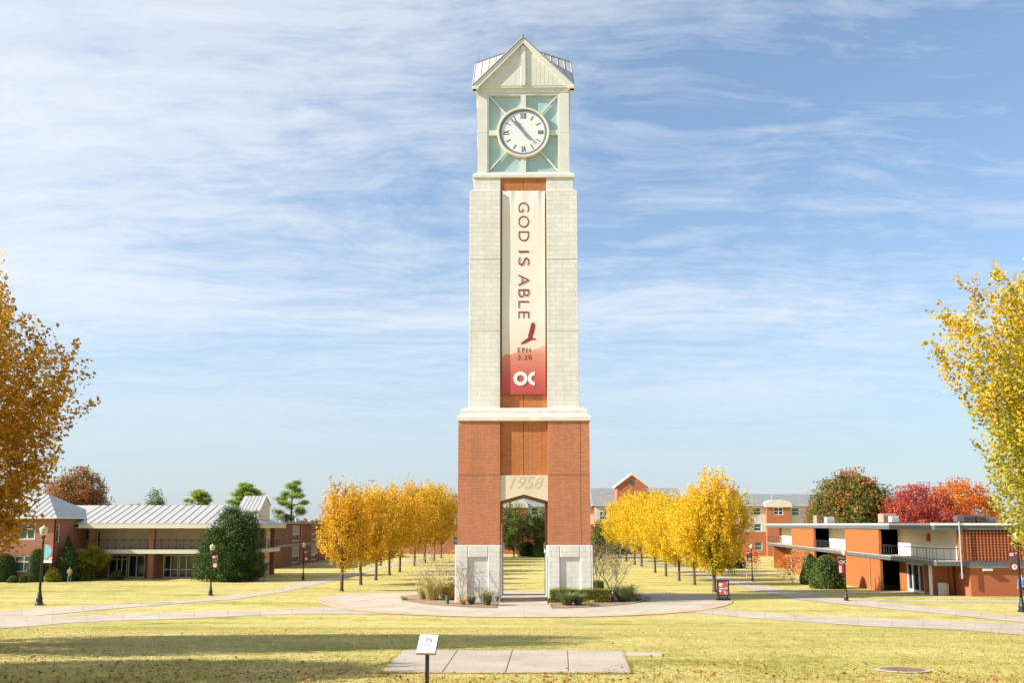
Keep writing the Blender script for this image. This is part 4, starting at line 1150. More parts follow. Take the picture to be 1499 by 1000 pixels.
    bush_at('round_shrub', 'large rounded hedge shrub seen through the arch, left of its pair', 'shrub', 757, 783, 794, 815, lambda R, Hh: dome(R, Hh, 2.6), 3600, .22, M['leaf_box'], 146)
    bush_at('round_shrub', 'rounded hedge shrub seen through the arch, right of its pair', 'shrub', 778, 806, 797, 816, lambda R, Hh: dome(R, Hh, 2.6), 3600, .22, M['leaf_box'], 147)


shrubs()


# ------------------------------------------------------------------ planting round the tower
def grass_mesh(seed, Hh, R, n, lean=.5, wdt=.012, plume=0.0):
    """clump of arching blades, two quads each"""
    rng = np.random.default_rng(seed); P = []; T = []
    for i in range(n):
        a = rng.uniform(0, 6.28); r = R * .35 * rng.random() ** .5; h = Hh * rng.uniform(.6, 1.05)
        b = np.array([r * math.cos(a), r * math.sin(a), -.02]); d = np.array([math.cos(a + rng.normal(0, .5)), math.sin(a + rng.normal(0, .5)), 0])
        L = R * lean * rng.uniform(.3, 1.3)
        m = b + d * L * .35 + [0, 0, h * .62]; e = b + d * L + [0, 0, h * rng.uniform(.8, 1.0)]
        s = np.array([-d[1], d[0], 0]) * wdt * rng.uniform(.7, 1.4)
        P += [[b - s, b + s, m + s * .8, m - s * .8], [m - s * .8, m + s * .8, e + s * .1, e - s * .1]]; tt = rng.uniform(.1, .8); T += [tt, tt + .15]
        if plume and rng.random() < plume:
            s2 = s * 2.2; f = e + d * .05 + [0, 0, .16]; P.append([e - s2, e + s2, f + s2 * .2, f - s2 * .2]); T.append(.95)
    return quads_mesh('blades', np.array(P), np.array(T))


def grass_at(label, px, pyt, pyb, wpx, seed, n, lm, lean=.8, plume=0.0, name='grass_clump', wd=.014):
    p = gp(px, pyb); p.z += .05
    o = link(name, grass_mesh(seed, zt(pyt, p.y) - p.z, wpx / 2 * p.y / 1259, n, lean, wd, plume), lm, None, p)
    tag(o, label, 'ornamental grass', 'ornamental grasses round the tower')


def bare_shrub(label, px, pyb, pyt, wpx, seed, stems, leafn, lm, bark, leaf=.075, name='crape_myrtle', spread=.6):
    """many-stemmed shrub with bare crooked stems and a thin leafy top"""
    rng = np.random.default_rng(seed); p = gp(px, pyb); p.z += .04
    Hh = zt(pyt, p.y) - p.z; R = wpx / 2 * p.y / 1259
    t = thing(name, label, 'shrub', p, 'bare shrubs round the tower'); mb = MB(); tips = []
    for i in range(stems):
        a = i * 2 * math.pi / stems + rng.uniform(-.3, .3); pts = [p + Vector((rng.normal(0, .05), rng.normal(0, .05), -.05))]
        r = .045
        for j in range(1, 5):
            k = j / 4; q = R * spread * k ** 1.1
            pts.append(p + Vector((math.cos(a) * q + rng.normal(0, .06), math.sin(a) * q * .8 + rng.normal(0, .06), Hh * .62 * k)))
        mb.tube(pts, [r, r * .85, r * .66, r * .5, r * .34], 6)
        for q in range(6):
            s = pts[2 + q % 3]; e = s + Vector((rng.normal(0, R * .32), rng.normal(0, R * .32), Hh * rng.uniform(.16, .42)))
            mb.tube([s, s.lerp(e, .5) + Vector((rng.normal(0, .06), 0, .05)), e], [r * .38, r * .25, .006], 4, cap=False); tips.append(e)
            for w in range(3):
                f = s.lerp(e, rng.uniform(.4, .95)); e2 = f + Vector((rng.normal(0, R * .18), rng.normal(0, R * .18), Hh * rng.uniform(.05, .18)))
                mb.tube([f, e2], [.009, .004], 3, cap=False); tips.append(e2)
    part('stems', mb, bark, t, smooth=True)
    c = np.array([tuple(q - p) for q in tips]); idx = rng.integers(0, len(c), leafn)
    pos = c[idx] + rng.normal(size=(leafn, 3)) * R * .13
    link('leaves', quads_mesh('leaves', leaves(rng, pos, leaf, .5), np.clip(rng.normal(.5, .25, leafn), 0, 1)), lm, t)


def hedge_box(label, pxa, pxb, pyt, pyb, depth, seed, lm, name='clipped_hedge', n=9000, leaf=.055):
    a, b = gp(pxa, pyb), gp(pxb, pyb); rng = np.random.default_rng(seed)
    x0, x1, y0 = a.x, b.x, a.y; z0 = a.z + .04; z1 = zt(pyt, y0) - .02; y1 = y0 + depth
    t = thing(name, label, 'hedge', ((x0 + x1) / 2, (y0 + y1) / 2, z0)); og = np.array(t.location)
    pos = rng.uniform([x0, y0, z0], [x1, y1, z1], (n, 3)); f = rng.integers(0, 5, n)
    pos[f < 2, 1] = y0; pos[f == 2, 2] = z1; pos[f == 3, 0] = x0; pos[f == 4, 0] = x1
    pos += rng.normal(0, .03, (n, 3)); pos[:, 2] += .04 * np.sin(pos[:, 0] * 3.1) * (pos[:, 2] > z0 + .1)
    link('foliage', quads_mesh('foliage', leaves(rng, pos - og, leaf, .7), .45 + rng.normal(0, .22, n) + .25 * (f == 2)), lm, t)
    part('dark_core', MB().box(x0 + .04, x1 - .04, y0 + .04, y1 - .04, z0 - .03, z1 - .05), M['core_shade'], t)  # solid core filling the hedge, inner shade put into its colour


def beds():
    grass_at('tall straw-coloured grass with feathery plumes, left of the tower', 633, 838, 880, 44, 201, 520, M['blade_straw'], .9, .4)
    grass_at('shorter straw grass behind the plumed clump at the left bed edge', 619, 856, 879, 22, 202, 220, M['blade_straw'], .9, .2)
    grass_at('green grass clump between straw plumes and bare shrub', 651, 848, 877, 34, 203, 300, M['blade_green'], .8)
    grass_at('small tuft of greenish grass left of the middle of the stone plinth', 690, 868, 886, 20, 204, 200, M['blade_green'], .9, .1)
    grass_at('bright green grass tuft before the right part of the left plinth', 713, 864, 888, 24, 205, 320, M['blade_green'], .8, .3)
    grass_at('dry brown tuft at the foot of the left plinth corner', 677, 872, 887, 18, 206, 110, M['blade_straw'], 1.0)
    grass_at('thin dry tuft at the left tip of the left bed', 592, 871, 880, 18, 207, 120, M['blade_straw'], 1.0)
    grass_at('green fountain grass in front of the left half of the clipped hedge', 830, 864, 888, 34, 208, 520, M['blade_green'], .9)
    grass_at('second green fountain grass overlapping the first before the hedge', 846, 866, 887, 24, 209, 300, M['blade_green'], .9)
    grass_at('small reddish dry tuft right of the fountain grass', 862, 877, 889, 16, 210, 110, M['blade_straw'], 1.0)
    grass_at('dark mound of fountain grass right of the bare shrub', 914, 853, 882, 46, 211, 620, M['blade_green'], .9, .05)
    grass_at('thin dry tuft at the right end of the right bed', 934, 873, 881, 16, 212, 110, M['blade_straw'], 1.0)
    grass_at('dead brown twiggy tuft at the right bed corner', 930, 863, 878, 26, 213, 140, M['blade_straw'], 1.2, wd=.01)
    bare_shrub('bare many-stemmed shrub with pale crooked stems left of the plinth', 637, 879, 800, 88, 221, 6, 1100, M['leaf_sparse'], M['bark_pale'], spread=.62)
    bare_shrub('pale-stemmed shrub with an olive leafy top right of the tower', 897, 882, 797, 78, 222, 6, 2300, M['leaf_sparse'], M['bark_pale'], .085)
    bare_shrub('thinner bare shrub close behind the right plinth', 872, 869, 792, 44, 223, 4, 900, M['leaf_sparse'], M['bark'], .085)
    bare_shrub('low twiggy shrub casting its shadow on the left plinth', 676, 884, 820, 40, 224, 4, 240, M['leaf_sparse'], M['bark_pale'], .06, spread=.8)
    hedge_box('clipped yellow-green box hedge in front of the right plinth', 806, 892, 863, 884, 1.0, 231, M['leaf_hedge'])
    hedge_box('short dark clipped hedge behind the right plinth', 868, 884, 852, 865.5, 1.6, 232, M['leaf_box'], n=3000)
    hedge_box('short green clipped hedge behind the left plinth', 655, 672, 854, 867, 1.4, 233, M['leaf_hedge'], n=3000)
    p = gp(657, 880); R = 9.5 * p.y / 1259
    solid_bush('ochre_shrub', 'small round ochre shrub beside the left plinth', 'shrub', p, dome(R, zt(861, p.y) - p.z, 2.0), 2600, .07, M['leaf_rustbush'], None, 234)
    # bollard light and spotlights
    b = gp(655, 886); t = thing('bollard_light', 'small green bollard light in the left planting bed', 'bollard', b)
    h = zt(873, b.y) - b.z
    part('post', MB().lathe([(.11, -.05), (.11, h * .8)], b, 12), M['bollard_green'], t); part('cap', MB().lathe([(.125, h * .8 + .003), (.125, h * .93), (.06, h)], b, 12), M['bollard_green'], t)
    for px, py, s in ((727.5, 884, 'left'), (802.5, 887, 'right')):
        b = gp(px, py); t = thing('spotlight', f'small black ground spotlight on the {s} side of the arch walkway', 'spotlight', b)
        part('stake', MB().tube([b - Vector((0, 0, .05)), b + Vector((0, 0, .16))], .02, 6), M['black'], t)
        part('lamp_head', MB().tube([b + Vector((0, -.06, .17)), b + Vector((.02, .02, .28)), b + Vector((.04, .08, .40))], [.06, .085, .10], 10), M['black'], t)


beds()


# ------------------------------------------------------------------ halls on the left
def side(X, sgn=1):
    """wall plane facing +x at X (inwards is -x), u runs along depth"""
    return lambda u, w, z: (X - sgn * w, u, z)


def hip_roof(x0, x1, y0, y1, ez, rx0, rx1, rz, th=.12):
    ym = (y0 + y1) / 2
    a, b, c, d = Vector((x0, y0, ez)), Vector((x1, y0, ez)), Vector((x1, y1, ez)), Vector((x0, y1, ez))
    r, s = Vector((rx0, ym, rz)), Vector((rx1, ym, rz)); dn = Vector((0, 0, -th))
    mb = MB(); vs = [a, b, c, d, r, s]
    mb.add(vs, [(0, 1, 5, 4), (1, 2, 5), (2, 3, 4, 5), (3, 0, 4)])
    mb.add([a, b, c, d, a + dn, b + dn, c + dn, d + dn], [(0, 4, 5, 1), (1, 5, 6, 2), (2, 6, 7, 3), (3, 7, 4, 0), (4, 7, 6, 5)])
    return mb


def roof_seams(x0, x1, y0, ez, rx0, rx1, ry, rz, step=.62):
    mb = MB(); n = int((x1 - x0) / step)
    for i in range(1, n):
        x = x0 + (x1 - x0) * i / n
        f = 1.0
        if x < rx0: f = (x - x0) / max(.01, rx0 - x0)
        if x > rx1: f = (x1 - x) / max(.01, x1 - rx1)
        mb.tube([(x, y0, ez + .03), (x, y0 + (ry - y0) * f, ez + (rz - ez) * f + .03)], .030, 4)
    return mb


def brick_hall():
    X0, X1, Y0, Y1 = -78.0, -50.6, 92.0, 100.4; gz = float(g(92)) - .4; ez = 5.72
    t = thing('brick_hall', 'red brick hall with a pale metal hipped roof at the left edge', 'building', (-64, 96, float(g(94))))
    P = front(Y0); px = lambda p: xt(p, Y0)
    wins = [(px(24.5), px(50), zt(790.5, Y0, 40), zt(765.5, Y0, 40)), (px(22), px(48), zt(838, Y0, 40), zt(814, Y0, 40)), (px(-45), px(-20), zt(790.5, Y0, -30), zt(765.5, Y0, -30)), (px(-45), px(-20), zt(838, Y0, -30), zt(814, Y0, -30))]
    part('wall', grid_wall(MB(), P, X0, X1, gz, ez, wins), M['hall_brick'], t)
    for w in wins:
        window(t, P, *w, M['frame'], M['glass_green'], mull=(.55,), bars=(.62,), fw=.13)
    Q = side(X1); sw = [(Y0 + .55, Y0 + 1.15, 3.2, 5.15), (Y1 - 1.5, Y1 - .7, 3.2, 5.15)]
    part('wall', grid_wall(MB(), Q, Y0 + .002, Y1, gz, ez, sw), M['hall_brick'], t)
    for w in sw: window(t, Q, *w, M['frame'], M['glass'], bars=(.72,), fw=.09)
    part('wall', MB().box(X0, X1 - .3, Y0 + .3, Y1, gz, ez - .05), M['hall_brick'], t)
    r = part('roof', hip_roof(X0 - .5, X1 + .45, Y0 - .45, Y1 + 2.2, ez + .17, -72, -54.3, 8.55, .16), M['roof_metal'], t)
    part('standing_seam', roof_seams(X0 - .5, X1 + .45, Y0 - .45, ez + .17, -72, -54.3, (Y0 + Y1 + 1.75) / 2, 8.55, .7), M['roof_metal'], r)
    part('gutter', MB().box(X0 - .5, X1 + .5, Y0 - .56, Y0 - .453, ez + .02, ez + .16).box(X1 + .453, X1 + .56, Y0 - .45, Y1, ez + .02, ez + .16), M['frame'], t)


brick_hall()


def x_rail(mb, P, u0, u1, z0, z1, n, w=.04):
    """railing with a crossed diagonal in every bay"""
    def seg(a, b, r=w / 2): mb.tube([P(*a), P(*b)], r, 4)
    seg((u0, 0, z1), (u1, 0, z1), .035); seg((u0, 0, z0), (u1, 0, z0), .03)
    for i in range(n + 1):
        u = u0 + (u1 - u0) * i / n; seg((u, 0, z0 - .1), (u, 0, z1), .028)
        if i < n:
            v = u0 + (u1 - u0) * (i + 1) / n; seg((u, 0, z0), (v, 0, z1), .014); seg((u, .01, z1), (v, .01, z0), .014)


def balcony_hall():
    Yc, Yw, Yb = 97.0, 99.6, 107.5; X0, X1 = -50.55, -31.6; gz = float(g(98)) - .4
    ez, fz = zt(766.5, 96), zt(774, 96)
    t = thing('balcony_hall', 'long two-storey hall with a pale metal roof and an upper balcony with crossed railings', 'building', (-41, 100, float(g(100))))
    px = lambda p: xt(p, Yc); pw = lambda p: xt(p, Yw)
    bz0, bz1 = zt(811.5, 96.6), zt(805.5, 96.6)
    # upper back wall and lower back wall with glazing
    P = front(Yw)
    ups = [(pw(141), pw(146), bz1 + .15, bz1 + 2.1)]
    part('upper_wall', grid_wall(MB(), P, X0 + .02, X1, bz1 - .02, fz + .1, ups, .3), M['beige_wall'], t)
    lz0, lz1 = float(g(99.6)) + .02, zt(813.5, Yw)
    holes = [(pw(160), pw(187), lz0, lz1), (pw(189), pw(213), lz0, lz1), (pw(240), pw(262), lz0, lz1), (pw(263), pw(296), lz0, lz1)]
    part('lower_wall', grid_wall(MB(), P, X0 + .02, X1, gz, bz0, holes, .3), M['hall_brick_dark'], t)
    window(t, P, *ups[0], M['frame'], M['glass'], fw=.08)
    window(t, P, *holes[0], M['frame'], M['glass'], mull=(.45, .72), bars=(.82,), fw=.09, name='glazed_doors')
    window(t, P, *holes[1], M['frame'], M['glass'], mull=(.5,), fw=.09)
    window(t, P, *holes[2], M['frame'], M['glass'], mull=(.5,), bars=(.36,), fw=.09)
    window(t, P, *holes[3], M['frame'], M['glass'], mull=(.33, .66), bars=(.36,), fw=.09)
    # columns, balcony, railing
    for p in (134, 221.5, 317):
        x = px(p)
        part('column', MB().box(x - .30, x + .30, Yc, Yc + .6, gz, bz0 - .003), M['hall_brick'], t); part('column', MB().box(x - .28, x + .28, Yc + .01, Yc + .58, bz1 + .003, fz + .05), M['hall_brick'], t)
    part('balcony', MB().box(X0 + .05, X1 - .02, 96.6, Yw - .003, bz0, bz1), M['fascia'], t)
    R = lambda u, w, z: (u, 96.85 + w, z)
    for a, b, n in ((135, 217, 7), (226, 313, 8), (322, 372, 5)):
        mb = MB(); x_rail(mb, R, px(a), px(b), bz1 + .16, bz1 + 1.08, n); part('railing', mb, M['black'], t)
    part('soffit_beam', MB().box(X0 + .05, X1 + 1.1, 96.2, Yw + .05, fz - .003, fz + .12), M['beige_wall'], t)
    for p in (178, 262):
        part('soffit_light', MB().box(px(p) - .3, px(p) + .3, 97.2, 97.5, fz - .1, fz - .006), M['black'], t)
    # east end with its own little balcony
    Q = side(X1)
    eh = [(104.2, 105.3, bz1 + .2, bz1 + 2.3), (104.2, 105.3, lz0 + .1, lz0 + 2.3)]
    part('end_wall', grid_wall(MB(), Q, Yw + .31, Yb, gz, fz + .1, eh, .3), M['cream_wall'], t)
    for h in eh: window(t, Q, *h, M['frame'], M['glass'], bars=(.45,), fw=.08, blind=.5)
    for y in (102.6, 106.9): part('column', MB().box(X1 + .003, X1 + .5, y, y + .5, gz, fz), M['hall_brick_dark'], t)
    part('balcony', MB().box(X1 + .51, X1 + 1.2, 97, 107.2, bz0, bz1), M['fascia'], t)
    mb = MB(); x_rail(mb, lambda u, w, z: (X1 + 1.1 - w, u, z), 98, 107, bz1 + .16, bz1 + 1.08, 8); part('railing', mb, M['black'], t)
    part('rear_wall', MB().box(X0, X1 - .31, Yw + .31, Yb - .01, gz, fz), M['room_shade'], t)
    # roof
    rz = zt(740, 102); rx1 = xt(329, 102)
    r = part('roof', hip_roof(X0 - 8, X1 + 1.5, 95.9, 108.3, ez, X0 - 7.9, rx1, rz, .1), M['roof_metal'], t)
    part('standing_seam', roof_seams(X0 - 1.0, X1 + 1.5, 95.9, ez, X0 - 2, rx1, 102.1, rz, .9), M['seam'], r)
    part('fascia', MB().box(X0 + .55, X1 + 1.5, 95.86, 96.05, fz, ez - .103).box(X1 + 1.35, X1 + 1.52, 96.06, 108.3, fz, ez - .103), M['fascia'], t)
    # cupola
    cy = 100.6; a, b = xt(346, cy), xt(378, cy); z0, z1 = zt(748, cy), zt(727, cy + 2.4)
    cu = part('cupola', MB().prism([(b - .02, cy, z0 - 1.1), (b - .02, cy + 4.2, z0 - 1.1), (b - .02, cy + 4.2, z1 - 1.0), (b - .02, cy + 2.5, z1 - .04), (b - .02, cy + .02, z0 - .08)], (a - b + .04, 0, 0)), M['fascia'], t)
    part('cupola_roof', MB().prism([(b + .06, cy - .1, z0 - .10), (b + .06, cy - .1, z0 + .0), (b + .06, cy + 2.5, z1 + .06), (b + .06, cy + 4.4, z1 - 1.0), (b + .06, cy + 4.4, z1 - 1.1), (b + .06, cy + 2.5, z1 - .03)], (a - b - .12, 0, 0)), M['roof_metal'], cu)
    mb = MB()
    for i in range(1, 6):
        x = a + (b - a) * i / 6; mb.tube([(x, cy - .08, z0 + .03), (x, cy + 2.5, z1 + .08)], .03, 4)
    part('cupola_seam', mb, M['seam'], cu)
    return t


balcony_hall()


def flat_hall():
    X, Y0, Y1 = -35.2, 121.0, 172.0; gz = float(g(130)) - .4
    tz = zt(764, Y0, 410); t = thing('flat_roofed_hall', 'brown brick flat-roofed hall in shade behind the cedar', 'building', (-42, 140, float(g(140))))
    Q = side(X); holes = []
    yat = lambda p: X * 1259 / (p - 767)
    up = (zt(793, 132, 432), zt(770, 132, 432)); lo = (zt(825, 132, 432), zt(801, 132, 432))
    for a, b in ((427.5, 438), (455.5, 465), (480, 487), (500, 506)):
        for z in (up, lo): holes.append((yat(a), yat(b), *z))
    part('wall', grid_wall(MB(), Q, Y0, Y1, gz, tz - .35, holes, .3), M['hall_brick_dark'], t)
    for i, h in enumerate(holes):
        window(t, Q, *h, M['frame'], M['glass'], bars=(.42,), fw=.12, blind=(.55 if i % 3 != 2 else 0))
    for y in [h[1] for h in holes[::2]]:
        part('pilaster', MB().box(X + .003, X + .16, y + .15, y + 1.1, gz, tz - .36), M['hall_brick'], t)
    part('floor_band', MB().box(X + .003, X + .12, Y0, Y1, zt(800, 132), zt(796.5, 132)), M['concrete_band'], t)
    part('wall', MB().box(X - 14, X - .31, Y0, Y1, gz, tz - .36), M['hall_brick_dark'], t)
    part('roof', MB().box(X - 14.3, X + .45, Y0 - .45, Y1 + .4, tz - .345, tz), M['concrete_band'], t)
    for px, y, s in ((417, 126, 1), (439, 140, .55)):
        x = xt(px, y) if px < 430 else X - 2
        v = thing('roof_vent', 'dark square exhaust vent on the flat brown roof' if s == 1 else 'small pale round vent cap on the flat brown roof', 'vent', (x, y, tz))
        part('vent_body', MB().lathe([(.42 * s, .003), (.42 * s, .7 * s)], (x, y, tz), 8), M['black'] if s == 1 else M['ac_grey'], v)
        part('vent_cap', MB().lathe([(.58 * s, .7 * s + .003), (.58 * s, 1.0 * s), (.3 * s, 1.15 * s)], (x, y, tz), 8), M['black'] if s == 1 else M['ac_grey'], v)


flat_hall()


# ------------------------------------------------------------------ dormitory on the right
def dormitory():
    t = thing('dormitory', 'two-storey orange brick dormitory with a flat white-edged roof and open balconies', 'building', (36, 80, float(g(80))))
    dx, dy = .0919, 1.0; L = math.hypot(dx, dy); d = (dx / L, dy / L); n = (-d[1], d[0])          # along the long front; outwards
    O = (29.95, 63.2)                                       # near corner of the eaves line
    # walls parallel to the eaves: u = depth Y, w = distance inwards from the eaves line
    def P(w0): return lambda u, w, z: (O[0] + dx * (u - O[1]) - n[0] * (w0 + w), u - n[1] * (w0 + w), z)
    E = lambda u, w: (O[0] + dx * (u - O[1]) - n[0] * w, u - n[1] * w)
    gz = -1.6; rz = 5.20; fz = 4.70; s0, s1 = 2.10, 2.42; YF = 128.5
    inn = (-n[0], -n[1])
    XE = 56.0                                               # how far the near end runs to the right
    # roof and floor slabs, one L-less plate each
    def plate(o, z0, z1): return MB().prism([(O[0] - o, O[1] - o, z0), (XE, O[1] - o, z0), (XE, YF, z0), (O[0] + dx * (YF - O[1]) - o, YF, z0)], (0, 0, z1 - z0))
    part('roof', plate(0.0, fz, rz - .17), M['slate_fascia'], t)
    part('roof_edge', plate(.07, rz - .167, rz), M['white'], t)
    part('floor_slab', plate(0.0, s0, s1), M['slate_fascia'], t)
    part('balcony_floor', MB().prism([(*E(63.3, .05), s1 + .003), (*E(63.3, 1.84), s1 + .003), (*E(YF - .1, 1.84), s1 + .003), (*E(YF - .1, .05), s1 + .003)], (0, 0, .03)), M['cream_wall'], t)
    # recessed cream upper walls and the brick panels standing out to the eaves
    bays = [(64.2, 76.8), (88.6, 100.0), (112.6, 126.4)]
    panels = [(76.4, 87.0), (99.9, 111.6)]
    for i, (a, b) in enumerate(bays):
        dr = (b - 3.2, b - 2.2, s1 + .04, s1 + 2.05)
        Q = P(1.85); wl = part('balcony_wall', grid_wall(MB(), Q, a - (1.0 if i else .0), b, s1 + .034, fz - .003, [], .2), M['cream_wall'], t)
        part('dado', MB().prism([Vector(Q(a, -.012, s1 + .05)), Vector(Q(b - .01, -.012, s1 + .05)), Vector(Q(b - .01, -.012, s1 + 1.0)), Vector(Q(a, -.012, s1 + 1.0))], Vector(inn + (0,)) * .008), M['white'], wl)
        yb = [69.2, 89.9, 114.0][i]
        part('red_box', MB().prism([Vector(Q(yb, -.14, s1 + 1.35)), Vector(Q(yb + .55, -.14, s1 + 1.35)), Vector(Q(yb + .55, -.14, s1 + 1.95)), Vector(Q(yb, -.14, s1 + 1.95))], Vector(inn + (0,)) * .12), M['red'], t)
        # railing
        mb = MB(); R = P(.06); e0, e1 = ((63.3, 76.3), (87.1, 99.8), (111.7, 128))[i]
        for z, r in ((s1 + .92, .03), (s1 + .10, .02)): mb.tube([R(e0, 0, z), R(e1, 0, z)], r, 4)
        k = int((e1 - e0) / .62)
        for j in range(k + 1): mb.tube([R(e0 + (e1 - e0) * j / k, 0, s1), R(e0 + (e1 - e0) * j / k, 0, s1 + .92)], .018 if j % 3 else .03, 4)
        if i == 0:                                          # the rail turns the near corner
            for z, r in ((s1 + .92, .03), (s1 + .10, .02)): mb.tube([R(e0, 0, z), (31.7, 63.27, z)], r, 4)
            for j in range(1, 4): mb.tube([(30.05 + j * .5, 63.27, s1), (30.05 + j * .5, 63.27, s1 + .92)], .018, 4)
        part('railing', mb, M['black'], t)
        # lower storey
        if i == 0: holes = [(71.1, 75.1, -.55, 1.95)]
        else: holes = [(a + 5.5, a + 8.5, -.9, 1.6)]
        part('lower_wall', grid_wall(MB(), Q, a - (1.0 if i else -1.6), b, gz, s0 - .003, holes, .25), M['dorm_brick'], t)
        window(t, Q, *holes[0], M['frame'], M['glass'], mull=((.3, .68) if i == 0 else (.5,)), fw=.22)
    for a, b in panels:
        for z0, z1 in ((gz, s0 - .003), (s1 + .036, fz - .003)):
            part('brick_panel', MB().prism([(*E(a, .10), z0), (*E(b, .10), z0), (*E(b, .32), z0), (*E(a, .32), z0)], (0, 0, z1 - z0)), M['dorm_brick'], t)
        for z0, z1 in ((gz, s0 - .003), (s1 + .04, fz - .003)):  # stair hall behind each panel, its shade painted as near-black walls
            part('stair_hall', MB().prism([(*E(b + 1.2, 7), z0), (*E(b + 1.2, 7.3), z0), (*E(a, 7.3), z0), (*E(a, 7), z0)], (0, 0, z1 - z0)).prism([(*E(b + 1.25, 1.84 + .25), z0), (*E(b + 1.25, 7), z0), (*E(b + 1.5, 7), z0), (*E(b + 1.5, 1.84 + .25), z0)], (0, 0, z1 - z0)), M['room_shade'], t)
    a, b = panels[0]
    part('downpipe', MB().tube([P(.04)(79.2, 0, gz), P(.04)(79.2, 0, s0 - .02)], .045, 6), M['ac_brown'], t)
    # far end wall
    part('end_wall', MB().prism([(*E(126.5, 1.85), gz), (*E(126.5, 12), gz), (*E(128, 12), gz), (*E(128, 1.85), gz)], (0, 0, fz - gz - .003)), M['dorm_brick'], t)
    part('end_wall', MB().prism([(*E(124.6, .3), gz), (*E(124.6, 1.8), gz), (*E(125, 1.8), gz), (*E(125, .3), gz)], (0, 0, s0 - gz - .003)), M['dorm_brick'], t)
    # near end: perforated screen above, painted brick below
    xs0, xs1 = 31.75, XE - .3; ys = 63.35
    mb = MB(); x = xs0 + .28; pitch = .25
    while x < xs1: mb.box(x, x + .085, ys, ys + .18, s1 + .05, fz - .02); x += pitch
    z = s1 + .05
    while z < fz - .06: mb.box(xs0 + .28, xs1, ys + .003, ys + .168, z, z + .07); z += .20
    part('perforated_screen', mb, M['dorm_paint'], t)
    part('screen_post', MB().box(xs0, xs0 + .27, ys - .02, ys + .25, s1 + .02, fz - .003), M['dorm_brick'], t)
    part('shade_backing', MB().box(xs0 + .3, xs1, ys + .9, ys + 1.0, s1 + .01, fz - .004), M['room_shade'], t)  # dark sheet added so the holes of the screen look shaded
    part('corner_pole', MB().tube([(O[0] + 1.75, O[1] - .10, s0 - .9), (O[0] + 1.75, O[1] - .10, rz + .1)], .05, 8), M['ac_grey'], t)
    part('lower_wall', MB().box(32.45, xs1, 63.45, 64.0, gz, s0 - .15), M['dorm_paint'], t)
    part('wall_cap', MB().box(32.4, xs1, 63.38, 64.0, s0 - .147, s0 - .003), M['ac_grey'], t)
    part('lower_wall', MB().box(32.453, 33.0, 64.003, 65.9, gz, s0 - .003), M['dorm_paint'], t)
    part('lower_wall', MB().box(30.85, 33.0, 65.903, 66.3, gz, s0 - .003), M['dorm_paint'], t)
    part('wall_trim', MB().box(30.78, 30.847, 65.88, 66.3, gz, s0 - .003), M['white'], t)
    m = part('electric_meter', MB().lathe([(.25, 0), (.28, .05), (.28, .42), (.2, .48)], (0, 0, 0), 16), M['ac_grey'], t)
    m.data.transform(Matrix.Translation(Vector((32.44, 64.4, 1.35)) - Vector(t.location)) @ Matrix.Rotation(-math.pi / 2, 4, 'Y') @ Matrix.Diagonal((1.0, .7, .5, 1)) @ Matrix.Translation(Vector(t.location)))
    part('wall_light', MB().box(33.3, 33.95, 63.15, 63.37, 1.75, 1.9), M['frame'], t)
    part('inner_block', MB().box(40, XE - .5, 70, YF - 4, gz, fz - .006), M['room_shade'], t)
    # things on the roof and by the wall
    for px, Y, w, h, m, txt in ((1203, 116, 1.4, 1.15, 'ac_brown', 'brown roof unit at the far end of the dormitory roof'), (1216, 112, 1.0, .9, 'ac_grey', 'grey roof unit next to the far brown one'),
                                (1302, 84, 1.2, .95, 'ac_brown', 'brown roof unit at the foot of the crimson tree'), (1310.5, 81, .7, .7, 'ac_grey', 'grey roof unit beside the one below the crimson tree'),
                                (1409, 71, .75, .6, 'ac_grey', 'grey louvred roof unit below the orange tree'), (1419, 70, .95, .68, 'ac_brown', 'rusty brown roof unit between the grey units below the orange tree'),
                                (1428, 72, .5, .7, 'ac_grey', 'narrow grey roof unit right of the rusty brown one'), (1440, 70, .9, .62, 'ac_brown', 'brown roof unit furthest right below the orange tree'), (1451, 73, .8, .5, 'ac_grey', 'low grey roof unit at the edge of the big yellow-green tree')):
        x = xt(px, Y, 765); u = thing('roof_unit', txt, 'roof unit', (x, Y, rz), 'units on the dormitory roof')
        bd = part('casing', MB().box(x - w / 2, x + w / 2, Y, Y + w, rz + .1, rz + h), M[m], u, bevel=.03)
        mb = MB()
        for j in range(6): mb.box(x - w / 2 + .08, x + w / 2 - .08, Y - .02, Y - .003, rz + .2 + (h - .35) * j / 6, rz + .2 + (h - .35) * (j + .45) / 6)
        part('louvre', mb, M['concrete_band'] if m == 'ac_grey' else M['bark'], bd)
        part('base_frame', MB().box(x - w / 2 - .04, x + w / 2 + .04, Y - .04, Y + w, rz + .003, rz + .097), M['black'], u)
    c = gp(1384.5, 872.5); u = thing('utility_cabinet', 'pale beige utility cabinet standing by the corner of the dormitory', 'cabinet', c)
    w = 6.2 * c.y / 1259; h = zt(853.5, c.y) - c.z
    part('body', MB().box(c.x - w, c.x + w * .35, c.y, c.y + .5, c.z - .05, c.z + h), M['cabinet'], u, bevel=.02)
    part('side_box', MB().box(c.x + w * .35 + .003, c.x + w, c.y + .1, c.y + .45, c.z - .05, c.z + h * .93), M['ac_grey'], u, bevel=.02)
    part('door_seam', MB().box(c.x - w * .33, c.x - w * .31, c.y - .006, c.y - .002, c.z + .1, c.z + h - .08), M['black'], u)


dormitory()


